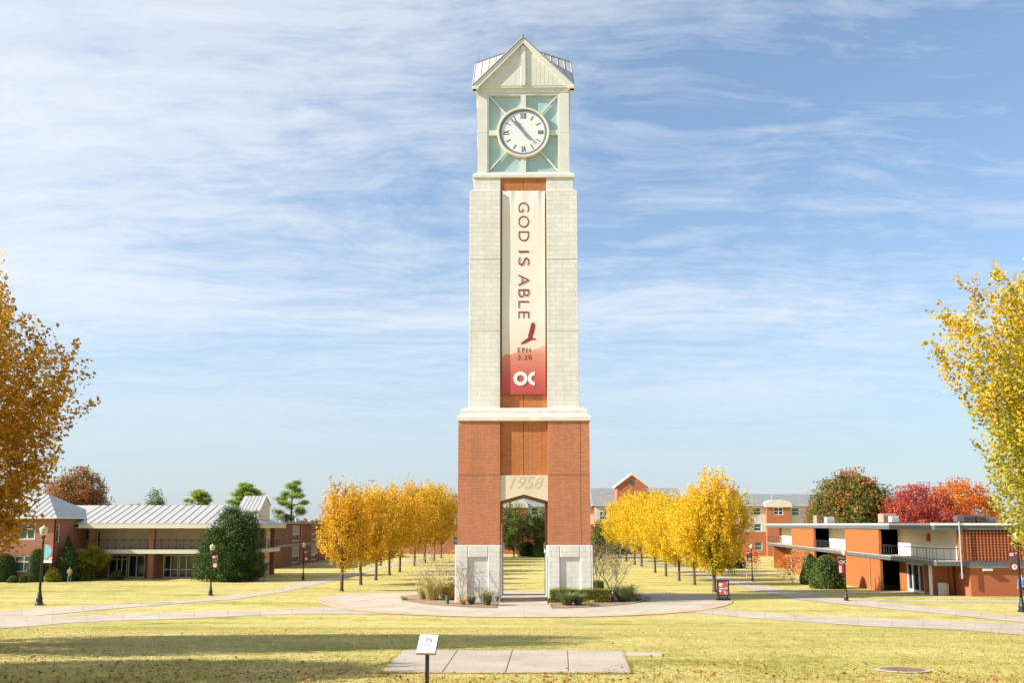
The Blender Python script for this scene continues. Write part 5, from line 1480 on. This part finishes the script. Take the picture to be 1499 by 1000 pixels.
# ------------------------------------------------------------------ residence halls behind
def residence(name, label, X0, X1, Y0, wins_up, wins_lo, bays, gables, ez, rz, zsplit, depth=14, low_mat='far_brick'):
    gz = float(g(Y0)) - .4
    t = thing(name, label, 'building', ((X0 + X1) / 2, Y0 + 5, gz + .4))
    P = front(Y0)
    up = [(x - .75, x + .75, z0, z1) for x, z0, z1 in wins_up]; lo = [(x - .75, x + .75, z0, z1) for x, z0, z1 in wins_lo]
    part('upper_wall', grid_wall(MB(), P, X0, X1, zsplit, ez, up, .3), M['lilac_wall'], t)
    part('lower_wall', grid_wall(MB(), P, X0, X1, gz, zsplit - .003, lo, .3), M[low_mat], t)
    for w in up + lo: window(t, P, *w, M['frame'], M['glass_green'], bars=(.5,), fw=.10, inset=.12)
    part('rear_wall', MB().box(X0, X1, Y0 + .31, Y0 + depth, gz, ez - .01), M[low_mat], t)
    rf = part('roof', hip_roof(X0 - .5, X1 + .5, Y0 - .5, Y0 + depth + .5, ez + .15, X0 - .4, X1 + .4, rz, .15), M['shingle'], t)
    for x in [X0 + (X1 - X0) * q for q in (.3, .62)]:
        part('roof_pipe', MB().tube([(x, Y0 + 4, ez + .15), (x, Y0 + 4, rz)], .09, 5), M['ac_grey'], rf)
    part('gutter', MB().box(X0 - .5, X1 + .5, Y0 - .6, Y0 - .503, ez + .0, ez + .14), M['frame'], t)
    for a, b, top, wz in bays:                              # brick bay with an arched pale head
        B = front(Y0 - .9); m = (a + b) / 2
        h = [(m - .95, m + .95, *wz)] if wz else []
        part('bay', grid_wall(MB(), B, a, b, gz, ez - .3, h, .3).box(a, a + .29, Y0 - .6, Y0 - .003, gz, ez - .3).box(b - .29, b, Y0 - .6, Y0 - .003, gz, ez - .3), M[low_mat], t)
        for hh in h: window(t, B, *hh, M['frame'], M['glass'], mull=(.5,), bars=(.5,), fw=.13)
        pts = [(a - .35, Y0 - 1.15, ez - .297), (b + .35, Y0 - 1.15, ez - .297), (b + .35, Y0 - 1.15, ez + .15)]
        for q in range(13):
            th = math.pi * q / 12; pts.append((m + (b - a + .7) / 2 * math.cos(th) * .98, Y0 - 1.15, ez + .15 + (top - ez - .15) * math.sin(th)))
        pts.append((a - .35, Y0 - 1.15, ez + .15))
        part('arched_head', MB().prism(pts, (0, 3.0, 0)), M['fascia'], t)
    for a, b, z0, top in gables:                            # pointed brick gable
        m = (a + b) / 2
        gm = part('gable', MB().prism([(a, Y0 - .7, z0), (b, Y0 - .7, z0), (b, Y0 - .7, top - (b - a) * .36), (m, Y0 - .7, top), (a, Y0 - .7, top - (b - a) * .36)], (0, 5, 0)), M[low_mat], t)
        mb = MB()
        for s in (-1, 1):
            e = (m + s * ((b - a) / 2 + .4), Y0 - .95, top - (b - a) * .36 - .25); k = Vector((m, Y0 - .95, top + .12))
            mb.prism([Vector(e), k, k - Vector((0, 0, .38)), Vector(e) - Vector((0, 0, .38))], (0, 5.4, 0))
        part('gable_roof', mb, M['fascia'], gm)
        part('gable_vent', MB().prism([(m + .55 * math.cos(q * math.pi / 4 + .39), Y0 - .74, top - (b - a) * .30 + .55 * math.sin(q * math.pi / 4 + .39)) for q in range(8)], (0, .03, 0)), M['glass_green'], gm)
    return t


def far_halls():
    Y = 184.0; z = lambda py: zt(py, Y); x = lambda p: xt(p, Y)
    up = [(x(p), z(754.5), z(743.5)) for p in (600, 640, 690, 783, 812, 845, 962, 985)]
    lo = [(x(p), z(799), z(786)) for p in (583, 622, 645.5, 668, 700, 753, 790, 830, 862, 955)]
    residence('residence_hall', 'long grey-roofed residence hall far behind the tower, seen through its arch', x(556), x(1003), Y, up, lo, [(x(741), x(771), z(731.5), None)], [], z(742), z(722), z(768))
    Y2 = 180.0; z2 = lambda py: zt(py, Y2); x2 = lambda p: xt(p, Y2)
    residence('residence_hall', 'far brick hall with a pointed red gable rising above the right row of yellow trees', x2(872), x2(1000), Y2, [(x2(p), z2(762), z2(750)) for p in (884, 960, 985)], [(x2(p), z2(800), z2(788)) for p in (884, 962)], [], [(x2(904), x2(948), z2(740), z2(694.5))], z2(741), z2(712.5), z2(764), 16)
    Y3 = 172.0; z3 = lambda py: zt(py, Y3); x3 = lambda p: xt(p, Y3)
    residence('residence_hall', 'far residence hall with white upper walls and an arched brick bay, behind the dormitory', x3(1060), x3(1330), Y3,
              [(x3(p), z3(755), z3(744)) for p in (1078, 1109.5, 1166, 1200, 1240)] + [(x3(p), z3(778), z3(767.5)) for p in (1078, 1110, 1166, 1200)],
              [(x3(p), z3(806), z3(794)) for p in (1078, 1110.5)], [(x3(1122), x3(1157), z3(732), (z3(754.5), z3(743.5)))], [], z3(741), z3(722), z3(779), 16)
    # far wood closing the horizon
    rng = np.random.default_rng(9); n = 26000
    pos = np.stack([rng.uniform(-330, 330, n), rng.uniform(290, 330, n), rng.random(n) ** 1.2 * 8.2 - 1.1], 1)
    pos[:, 2] *= .75 + .3 * np.sin(pos[:, 0] * .11) * np.sin(pos[:, 0] * .047 + 1)
    o = link('far_wood', quads_mesh('far_wood', leaves(rng, pos, 2.2, .8), np.clip(rng.normal(.45, .25, n), 0, 1)), M['leaf_tan'], None, (0, 0, 0))
    tag(o, 'low far wood of mixed autumn trees along the horizon', 'wood', kind='stuff')


far_halls()


# ------------------------------------------------------------------ lamps and their banners
def lamp(px, pyb, pyt, label, lean=0):
    b = gp(px, pyb); h = zt(pyt, b.y) - b.z; s = h / 4.0
    t = thing('street_lamp', label, 'street lamp', b, 'black lamp posts along the walks')
    part('footing', MB().lathe([(.30 * s, -.1), (.30 * s, .05)], b, 14), M['concrete'], t)
    part('base', MB().lathe([(.20 * s, .053), (.20 * s, .10 * s), (.15 * s, .16 * s), (.15 * s, .34 * s), (.12 * s, .44 * s), (.085 * s, .62 * s), (.095 * s, .66 * s), (.07 * s, .72 * s)], b, 12), M['black'], t, smooth=False)
    part('pole', MB().lathe([(.062 * s, .60 * s), (.046 * s, 3.16 * s), (.07 * s, 3.18 * s), (.07 * s, 3.22 * s), (.045 * s, 3.25 * s), (.05 * s, 3.32 * s), (.11 * s, 3.40 * s), (.12 * s, 3.46 * s)], b, 12), M['black'], t, smooth=True)
    ln = part('lantern', MB().lathe([(.10 * s, 3.463 * s), (.16 * s, 3.56 * s), (.19 * s, 3.70 * s), (.195 * s, 3.78 * s)], b, 14), M['lantern'], t, smooth=True)
    part('lantern_cap', MB().lathe([(.21 * s, 3.783 * s), (.215 * s, 3.80 * s), (.15 * s, 3.87 * s), (.07 * s, 3.92 * s), (.03 * s, 3.94 * s), (.035 * s, 3.97 * s), (.006, 4.02 * s)], b, 14), M['lantern'], ln, smooth=True)
    mb = MB()
    for k in range(4):
        a = k * math.pi / 2 + .5; mb.tube([(b.x + .17 * s * math.cos(a), b.y + .17 * s * math.sin(a), b.z + 3.56 * s), (b.x + .205 * s * math.cos(a), b.y + .205 * s * math.sin(a), b.z + 3.78 * s)], .012, 4)
    part('lantern_rib', mb, M['black'], ln)
    return b, s


def pole_banner(b, s, sgn, px0, px1, pyt, pyb, label, kind):
    Y = b.y - .02; x0, x1 = xt(px0, Y, 800), xt(px1, Y, 800); z1, z0 = zt(pyt, Y, px0), zt(pyb, Y, px0)
    t = thing('pole_banner', label, 'banner', ((x0 + x1) / 2, Y, z0))
    w, h = x1 - x0, z1 - z0
    part('cloth', MB().box(x0, x1, Y - .008, Y + .008, z0, z1), M['maroon'] if kind != 'teal' else M['wash_red'], t)
    mb = MB()
    e0, e1 = (b.x, x1 + .03) if sgn > 0 else (x0 - .03, b.x)
    for z in (z0 - .03, z1 + .03): mb.tube([(e0, Y, z), (e1, Y, z)], .016, 5)
    part('arms', mb, M['black'], t)
    f = Y - .010
    circ = lambda u, v, r, m, nm, yy=f, n=24: part(nm, MB().prism([(x0 + u * w + r * w * math.cos(q * 2 * math.pi / n), yy, z0 + v * h + r * w * math.sin(q * 2 * math.pi / n)) for q in range(n)], (0, -.006, 0)), m, t)
    bar = lambda u0, u1, v0, v1, m, nm='print_line': part(nm, MB().box(x0 + u0 * w, x0 + u1 * w, f - .006, f, z0 + v0 * h, z0 + v1 * h), m, t)
    if kind == 'seal':
        bar(.10, .58, .90, .935, M['white_ink']); bar(.10, .50, .845, .88, M['white_ink']); bar(.10, .54, .79, .825, M['white_ink'])
        bar(.75, .90, .90, .95, M['white_ink']); bar(.12, .88, .36, .72, M['bark'], 'picture')
        circ(.55, .20, .29, M['white_ink'], 'seal'); circ(.55, .215, .12, M['wash_red'], 'seal_mark', f - .008)
    elif kind == 'monogram':
        text('monogram', 'OC', .36 * w / .55, M['white_ink'], t, (x0 + .66 * w, f - .003, z0 + .86 * h), UP, .003)
        bar(.08, .26, .83, .86, M['white_ink'])
        bar(.12, .26, .06, .60, M['white_ink']); bar(.34, .42, .06, .60, M['white_ink'])
    else:                                                   # teal half round with white dots along the foot
        pts = [(x0 + .06 * w, f, z0 + .20 * h), (x0 + .06 * w, f, z0 + .97 * h)]
        for q in range(1, 16): a = math.pi / 2 - math.pi * q / 16; pts.append((x0 + .06 * w + .82 * w * math.cos(a), f, z0 + .585 * h + .385 * h * math.sin(a)))
        part('half_round', MB().prism(pts, (0, -.005, 0)), M['teal_ink'], t)
        bar(.03, .97, .0, .12, M['white_ink'])
        for u, v in ((.2, .15), (.42, .13), (.62, .17), (.82, .14), (.74, .24), (.9, .25)): circ(u, v, .085, M['white_ink'], 'dot', f - .007, 12)


def lamps():
    for px, pb, pt_, lab, ban in (
            (57, 887, 769, 'black lamp post in the lawn at the left, carrying the teal and red banner', (1, 65, 78, 796.5, 824.5, 'red banner with a big teal half circle, hung on the left lamp post', 'teal')),
            (308, 873, 796.5, 'black lamp post standing in front of the dark cedar', (1, 311, 320, 813.5, 832, 'small maroon banner with a white seal on the lamp post before the cedar', 'seal')),
            (443.5, 850, 795, 'black lamp post before the flat-roofed brown hall', (1, 445.5, 451.5, 807, 821.5, 'small maroon banner with a white seal on the lamp post before the brown hall', 'seal')),
            (1101.5, 852, 797, 'black lamp post between the first yellow tree and the dormitory', (-1, 1093, 1100, 808, 822, 'dark maroon banner with a white seal on the lamp post left of the saplings', 'seal')),
            (1239, 881, 803.5, 'black lamp post in front of the two topiary shrubs', (-1, 1226, 1236.5, 821, 840, 'red banner reading OC on the lamp post by the topiary shrubs', 'monogram')),
            (1496.5, 898, 778, 'black lamp post at the right edge under the yellow-green tree', (-1, 1475.5, 1489, 808.5, 836, 'maroon banner with a white seal on the lamp post at the right edge', 'seal')),
            (1034.5, 835, 785, 'black lamp post half hidden behind the first yellow tree', None)):
        b, s = lamp(px, pb, pt_, lab)
        if ban: pole_banner(b, s, *ban)
    b = gp(492, 838)


lamps()


# ------------------------------------------------------------------ signs, bench, people
def info_sign():
    b = gp(625, 1010); t = thing('info_sign', 'small white tilted sign reading 75 on a black post in the near lawn', 'sign', b)
    zc = zt(943, b.y, 624); w = 27.6 * b.y / 1259; L = .30
    part('post', MB().box(b.x - .027, b.x + .027, b.y - .027, b.y + .027, b.z - .2, zc - .06), M['black'], t)
    A = Matrix.Rotation(math.radians(-10), 3, 'Z') @ Matrix.Rotation(math.radians(-38), 3, 'X')      # leaning back, turned a little
    o = Vector((b.x, b.y - .01, zc))
    def pl(u0, u1, v0, v1, d0, d1):
        cs = [Vector((x, y, z)) for x, z in ((u0, v0), (u1, v0), (u1, v1), (u0, v1)) for y in (d0,)]
        q = [o + A @ c for c in cs]; return MB().prism(q, A @ Vector((0, d1 - d0, 0)))
    pn = part('panel', pl(-w / 2, w / 2, -L / 2, L / 2, 0, .018), M['white'], t, bevel=.003)
    part('panel_back', pl(-w / 2 - .006, w / 2 + .006, -L / 2 - .012, L / 2 + .006, .0185, .035), M['rust'], t)
    R = A @ UP
    text('number', '75', .088, M['black'], pn, o + A @ Vector((.01, -.003, .055)), R, .002, sx=1.25)
    for v, wd, h in ((.012, .03, .008), (-.025, .15, .008), (-.04, .12, .006), (-.055, .10, .004)):
        part('text_line', pl(-wd / 2 + .01, wd / 2 + .01, v - h / 2, v + h / 2, -.004, -.001), M['hand'], pn)


info_sign()


def poster_sign():
    b = gp(1059, 880); t = thing('poster_sign', 'upright red poster in a black frame on a rubber foot at the plaza edge', 'sign', b)
    k = b.y / 1259; w = 17.5 * k / 2; z0 = zt(873.5, b.y, 1059); z1 = zt(850, b.y, 1059)
    part('foot', MB().prism([(b.x - w - .03, b.y - .28, b.z - .04), (b.x + w + .03, b.y - .28, b.z - .04), (b.x + w + .03, b.y + .3, b.z - .04), (b.x - w - .03, b.y + .3, b.z - .04)], (0, 0, .24)), M['black'], t, bevel=.05)
    part('stand', MB().box(b.x - .3, b.x - .24, b.y - .03, b.y + .03, b.z + .2, z0 + .02).box(b.x + .24, b.x + .3, b.y - .03, b.y + .03, b.z + .2, z0 + .02), M['black'], t)
    fr = part('frame', MB().box(b.x - w, b.x - w + .08, b.y - .05, b.y + .05, z0, z1).box(b.x + w - .08, b.x + w, b.y - .05, b.y + .05, z0, z1).box(b.x - w + .08, b.x + w - .08, b.y - .05, b.y + .05, z0, z0 + .08).box(b.x - w + .08, b.x + w - .08, b.y - .05, b.y + .05, z1 - .08, z1), M['black'], t)
    po = part('poster', MB().box(b.x - w + .081, b.x + w - .081, b.y - .03, b.y + .03, z0 + .081, z1 - .081), M['wash_red'], t)
    W2, H2 = 2 * w, z1 - z0
    def bl(u0, u1, v0, v1, m, nm): part(nm, MB().box(b.x - w + u0 * W2, b.x - w + u1 * W2, b.y - .036, b.y - .031, z0 + v0 * H2, z0 + v1 * H2), m, po)
    bl(.12, .45, .70, .80, M['white_ink'], 'print_line'); bl(.12, .40, .60, .67, M['white_ink'], 'print_line'); bl(.12, .62, .46, .51, M['white_ink'], 'print_line'); bl(.66, .88, .44, .56, M['pale_cloth'], 'picture')
    bl(.12, .34, .28, .38, M['white_ink'], 'print_line'); bl(.60, .88, .14, .34, M['fascia'], 'picture'); bl(.74, .84, .16, .38, M['dark_cloth'], 'picture'); bl(.80, .89, .84, .90, M['white_ink'], 'print_line')


poster_sign()


def bench(px, pyb, label, rot, wood, frame, Y=None, wide=1.6):
    b = gp(px, pyb); t = thing('park_bench', label, 'bench', b); t.rotation_euler.z = rot
    h = wide / 2; lx = lambda mb: setattr(mb, 'v', [(x + b.x, y + b.y, z + b.z) for x, y, z in mb.v]) or mb
    mb = MB()
    for i in range(5): mb.box(-h, h, -.25 + i * .11, -.17 + i * .11, .43, .46)
    part('seat', lx(mb), wood, t)
    mb = MB()
    for i in range(4): mb.box(-h, h, .28 + i * .025, .31 + i * .025, .54 + i * .1, .61 + i * .1)
    part('backrest', lx(mb), wood, t)
    for s in (-1, 1):
        mb = MB().box(s * h * .92 - .03, s * h * .92 + .03, -.25, -.19, 0, .64).box(s * h * .92 - .03, s * h * .92 + .03, .24, .279, 0, .92).box(s * h * .92 - .03, s * h * .92 + .03, -.189, .239, .60, .64)
        part('leg', lx(mb), frame, t)


bench(1071, 842, 'dark slatted park bench beside the walk right of the first yellow tree', 1.15, M['bench_wood'], M['black'])
bench(761, 812, 'red-brown bench before the far brick wall, seen through the arch', .0, M['red_wood'], M['red_wood'], wide=3.0)


def person(label, px, pyb, height, top_m, leg_m, hair_m, face=0.0, arms='bent', bag=False, stride=.15, Y=None):
    """one skinned body; clothing, hair and shoes as its children"""
    b = gp(px, pyb) if Y is None else Vector((xt(px, Y, 850), Y, float(g(Y)))); t = thing('person', label, 'person', b); k = height / 1.75; t.rotation_euler.z = face

    def skin(name, joints, edges, material, parent, sub=2):
        me = bpy.data.meshes.new(name); me.from_pydata([tuple(c * k for c in j[:3]) for j in joints], edges, []); me.update()
        o = link(name, me, material, parent, smooth=True)
        md = o.modifiers.new('skin', 'SKIN'); sv = me.skin_vertices[0].data
        for i, j in enumerate(joints): sv[i].radius = (j[3] * k, (j[4] if len(j) > 4 else j[3]) * k); sv[i].use_root = (i == 0)
        md.use_smooth_shade = True
        s = o.modifiers.new('smooth', 'SUBSURF'); s.levels = sub; s.render_levels = sub
        return o
    st = stride
    if arms == 'bent': el, ha = (.24, -.04, 1.12), (.07, -.24, 1.18)
    else: el, ha = (.25, .02, 1.12), (.26, -.06, .86)
    J = [(0, 0, .95, .125, .10), (0, 0, 1.12, .12, .09), (0, 0, 1.32, .15, .10), (0, 0, 1.44, .09, .07), (0, -.01, 1.52, .05), (0, -.02, 1.58, .07), (0, -.02, 1.66, .085, .095), (0, -.01, 1.74, .055)]
    Ed = [(0, 1), (1, 2), (2, 3), (3, 4), (4, 5), (5, 6), (6, 7)]
    J.append((0, -.11, 1.63, .014)); Ed.append((6, 8))                                                     # nose
    for s in (-1, 1):
        i = len(J)
        J += [(s * .17, 0, 1.42, .06), (s * el[0], el[1], el[2], .042), (s * ha[0], ha[1], ha[2], .030)]; Ed += [(3, i), (i, i + 1), (i + 1, i + 2)]
        hx = Vector(ha) - Vector(el); hx.normalize()
        for f, off in enumerate((-.028, -.010, .008, .026)):
            J.append((s * (ha[0] + hx.x * .10) + off, ha[1] + hx.y * .10, ha[2] + hx.z * (.10 - .01 * abs(f - 1)), .009)); Ed.append((i + 2, len(J) - 1))
        J.append((s * (ha[0] - .03), ha[1] - .04, ha[2] + .02, .010)); Ed.append((i + 2, len(J) - 1))        # thumb
        i = len(J)
        J += [(s * .10, 0, .88, .085), (s * .105, -.04 + s * st * .4, .50, .058), (s * .11, s * st, .10, .040), (s * .115, s * st - .13, .03, .035)]; Ed += [(0, i), (i, i + 1), (i + 1, i + 2), (i + 2, i + 3)]
    body = skin('body', J, Ed, M['skin'], t)
    Jt = [(0, 0, .92, .155, .125), (0, 0, 1.12, .15, .12), (0, 0, 1.33, .175, .125), (0, 0, 1.45, .10, .085)]; Et = [(0, 1), (1, 2), (2, 3)]
    for s in (-1, 1):
        i = len(Jt); Jt += [(s * .18, 0, 1.42, .075), (s * el[0], el[1], el[2], .06), (s * (el[0] + (ha[0] - el[0]) * .85), el[1] + (ha[1] - el[1]) * .85, el[2] + (ha[2] - el[2]) * .85, .045)]; Et += [(3, i), (i, i + 1), (i + 1, i + 2)]
    skin('jacket', Jt, Et, top_m, t)
    Jl = [(0, 0, .93, .14, .115)]; El = []
    for s in (-1, 1):
        i = len(Jl); Jl += [(s * .10, 0, .86, .10), (s * .105, -.04 + s * st * .4, .50, .072), (s * .11, s * st, .12, .058)]; El += [(0, i), (i, i + 1), (i + 1, i + 2)]
    skin('trousers', Jl, El, leg_m, t)
    for s in (-1, 1): skin('shoe', [(s * .11, s * st + .02, .06, .05), (s * .115, s * st - .07, .045, .045), (s * .118, s * st - .15, .035, .03)], [(0, 1), (1, 2)], M['dark_cloth'], t)
    skin('hair', [(0, .03, 1.60, .075), (0, .02, 1.68, .098), (0, 0, 1.745, .075)], [(0, 1), (1, 2)], hair_m, t)
    if bag: skin('backpack', [(0, .17, 1.05, .12, .08), (0, .18, 1.25, .13, .09), (0, .16, 1.40, .09, .06)], [(0, 1), (1, 2)], M['dark_cloth'], t)


person('person in a tan jacket and jeans walking with bent arms beside the brick hall', 101.5, 851.5, 1.60, M['tan_coat'], M['jeans'], M['hair'], .2, 'bent', Y=90.0)
person('person in a blue shirt and dark trousers at the right edge behind the lamp post', 1498, 880, 1.74, M['blue_cloth'], M['dark_cloth'], M['hair'], -.9, 'down')
person('tiny far person in pale blue on the walk between yellow tree trunks', 988, 829, 1.75, M['pale_cloth'], M['jeans'], M['hair'], .1, 'down', True)
person('tiny far person in dark clothes on the walk left of the golden row', 557.5, 830, 1.72, M['dark_cloth'], M['dark_cloth'], M['hair'], .3, 'down')


# ------------------------------------------------------------------ grass blades and fallen leaves
def lawn_cover():
    rng = np.random.default_rng(77)
    n = 90000
    y = 12.2 + 24 * rng.random(n) ** 1.6; x = rng.uniform(-1, 1, n) * (y * .64)
    pa, pb, pc, pd = [gp(*p) for p in ((555, 987), (590, 953.5), (912, 954.5), (926, 988))]
    f = np.clip((y - pa.y) / (pb.y - pa.y), 0, 1)
    onpad = (y > pa.y - .03) & (y < pb.y + .02) & (x > pa.x + (pb.x - pa.x) * f - .02) & (x < pd.x + (pc.x - pd.x) * f + .02)
    m = gp(1321, 983); onpad |= (x - m.x) ** 2 + (y - m.y) ** 2 < .2
    P4 = [gp(*p) for p in ((918, 957), (968, 958), (970, 962.5), (914, 961.5))]
    onpad |= (x > min(p.x for p in P4)) & (x < max(p.x for p in P4)) & (y > P4[3].y) & (y < P4[0].y)
    x, y = x[~onpad], y[~onpad]
    for p, q, k in ((pa, pb, 900), (pd, pc, 900), (pa, pd, 2600), (pb, pc, 2200)):      # turf creeping over the slab edges
        w = rng.random(k); x = np.concatenate([x, p.x + (q.x - p.x) * w + rng.normal(0, .022, k)]); y = np.concatenate([y, p.y + (q.y - p.y) * w + rng.normal(0, .022, k)])
    n = len(x)
    z = g(y); h = rng.uniform(.02, .055, n) * (1 + .3 * np.sin(x * 1.7) * np.sin(y * .9)); a = rng.uniform(0, 6.28, n); w = rng.uniform(.004, .008, n)
    b = np.stack([x, y, z - .01], 1); s = np.stack([np.cos(a), np.sin(a), 0 * a], 1) * w[:, None]
    tip = b + np.stack([rng.normal(0, .02, n), rng.normal(0, .02, n), h], 1)
    P = np.stack([b - s, b + s, tip + s * .2, tip - s * .2], 1)
    patch = .5 + .22 * np.sin(x * .55 + 1.3 * np.sin(y * .4)) * np.sin(y * .7 + x * .2) + rng.normal(0, .2, n)
    tag(link('grass', quads_mesh('grass', P, patch), M['blade_lawn'], None, (0, 0, 0)), 'short yellow-green grass blades of the near lawn', 'grass', kind='stuff')
    # fallen leaves: thick at the near edge and under the left trees, thin further up
    n = 5600
    y = 12.2 + np.abs(rng.normal(0, 1, n)) * 2.6; x = rng.uniform(-1, 1, n) * (y * .64)
    k = rng.random(n) < np.clip(.42 + .5 * np.sin(x * .8 + 2) * np.sin(y * 1.1) + .25 * (x < -3) + .3 * (y < 15), .08, 1)
    x, y = x[k], y[k]
    ex, ey = rng.uniform(-22, 22, 900), rng.uniform(18, 34, 900); x = np.concatenate([x, ex]); y = np.concatenate([y, ey]); n = len(x)
    f = np.clip((y - pa.y) / (pb.y - pa.y), 0, 1)
    pad = (y > pa.y) & (y < pb.y) & (x > pa.x + (pb.x - pa.x) * f) & (x < pd.x + (pc.x - pd.x) * f)
    kp = ~pad | (rng.random(n) < .16); x, y, pad = x[kp], y[kp], pad[kp]; n = len(x)
    pos = np.stack([x, y, g(y) + np.where(pad, .05, rng.uniform(.015, .045, n))], 1)
    u = unit(rng.normal(size=(n, 3)) * [1, 1, .28]); v = unit(np.cross(u, rng.normal(size=(n, 3)) * [.25, .25, 1])); L = rng.uniform(.035, .08, n)[:, None]
    up_ = np.cross(u, v)
    P = np.stack([pos - u * L * .5, pos - v * L * .32 + up_ * L * .14, pos + u * L * .5, pos + v * L * .32 + up_ * L * .12], 1)
    tag(link('fallen_leaves', quads_mesh('fallen_leaves', P, np.clip(rng.normal(.5, .25, n), 0, 1)), M['litter'], None, (0, 0, 0)), 'dry fallen leaves scattered over the near lawn and slabs', 'leaves', kind='stuff')


lawn_cover()
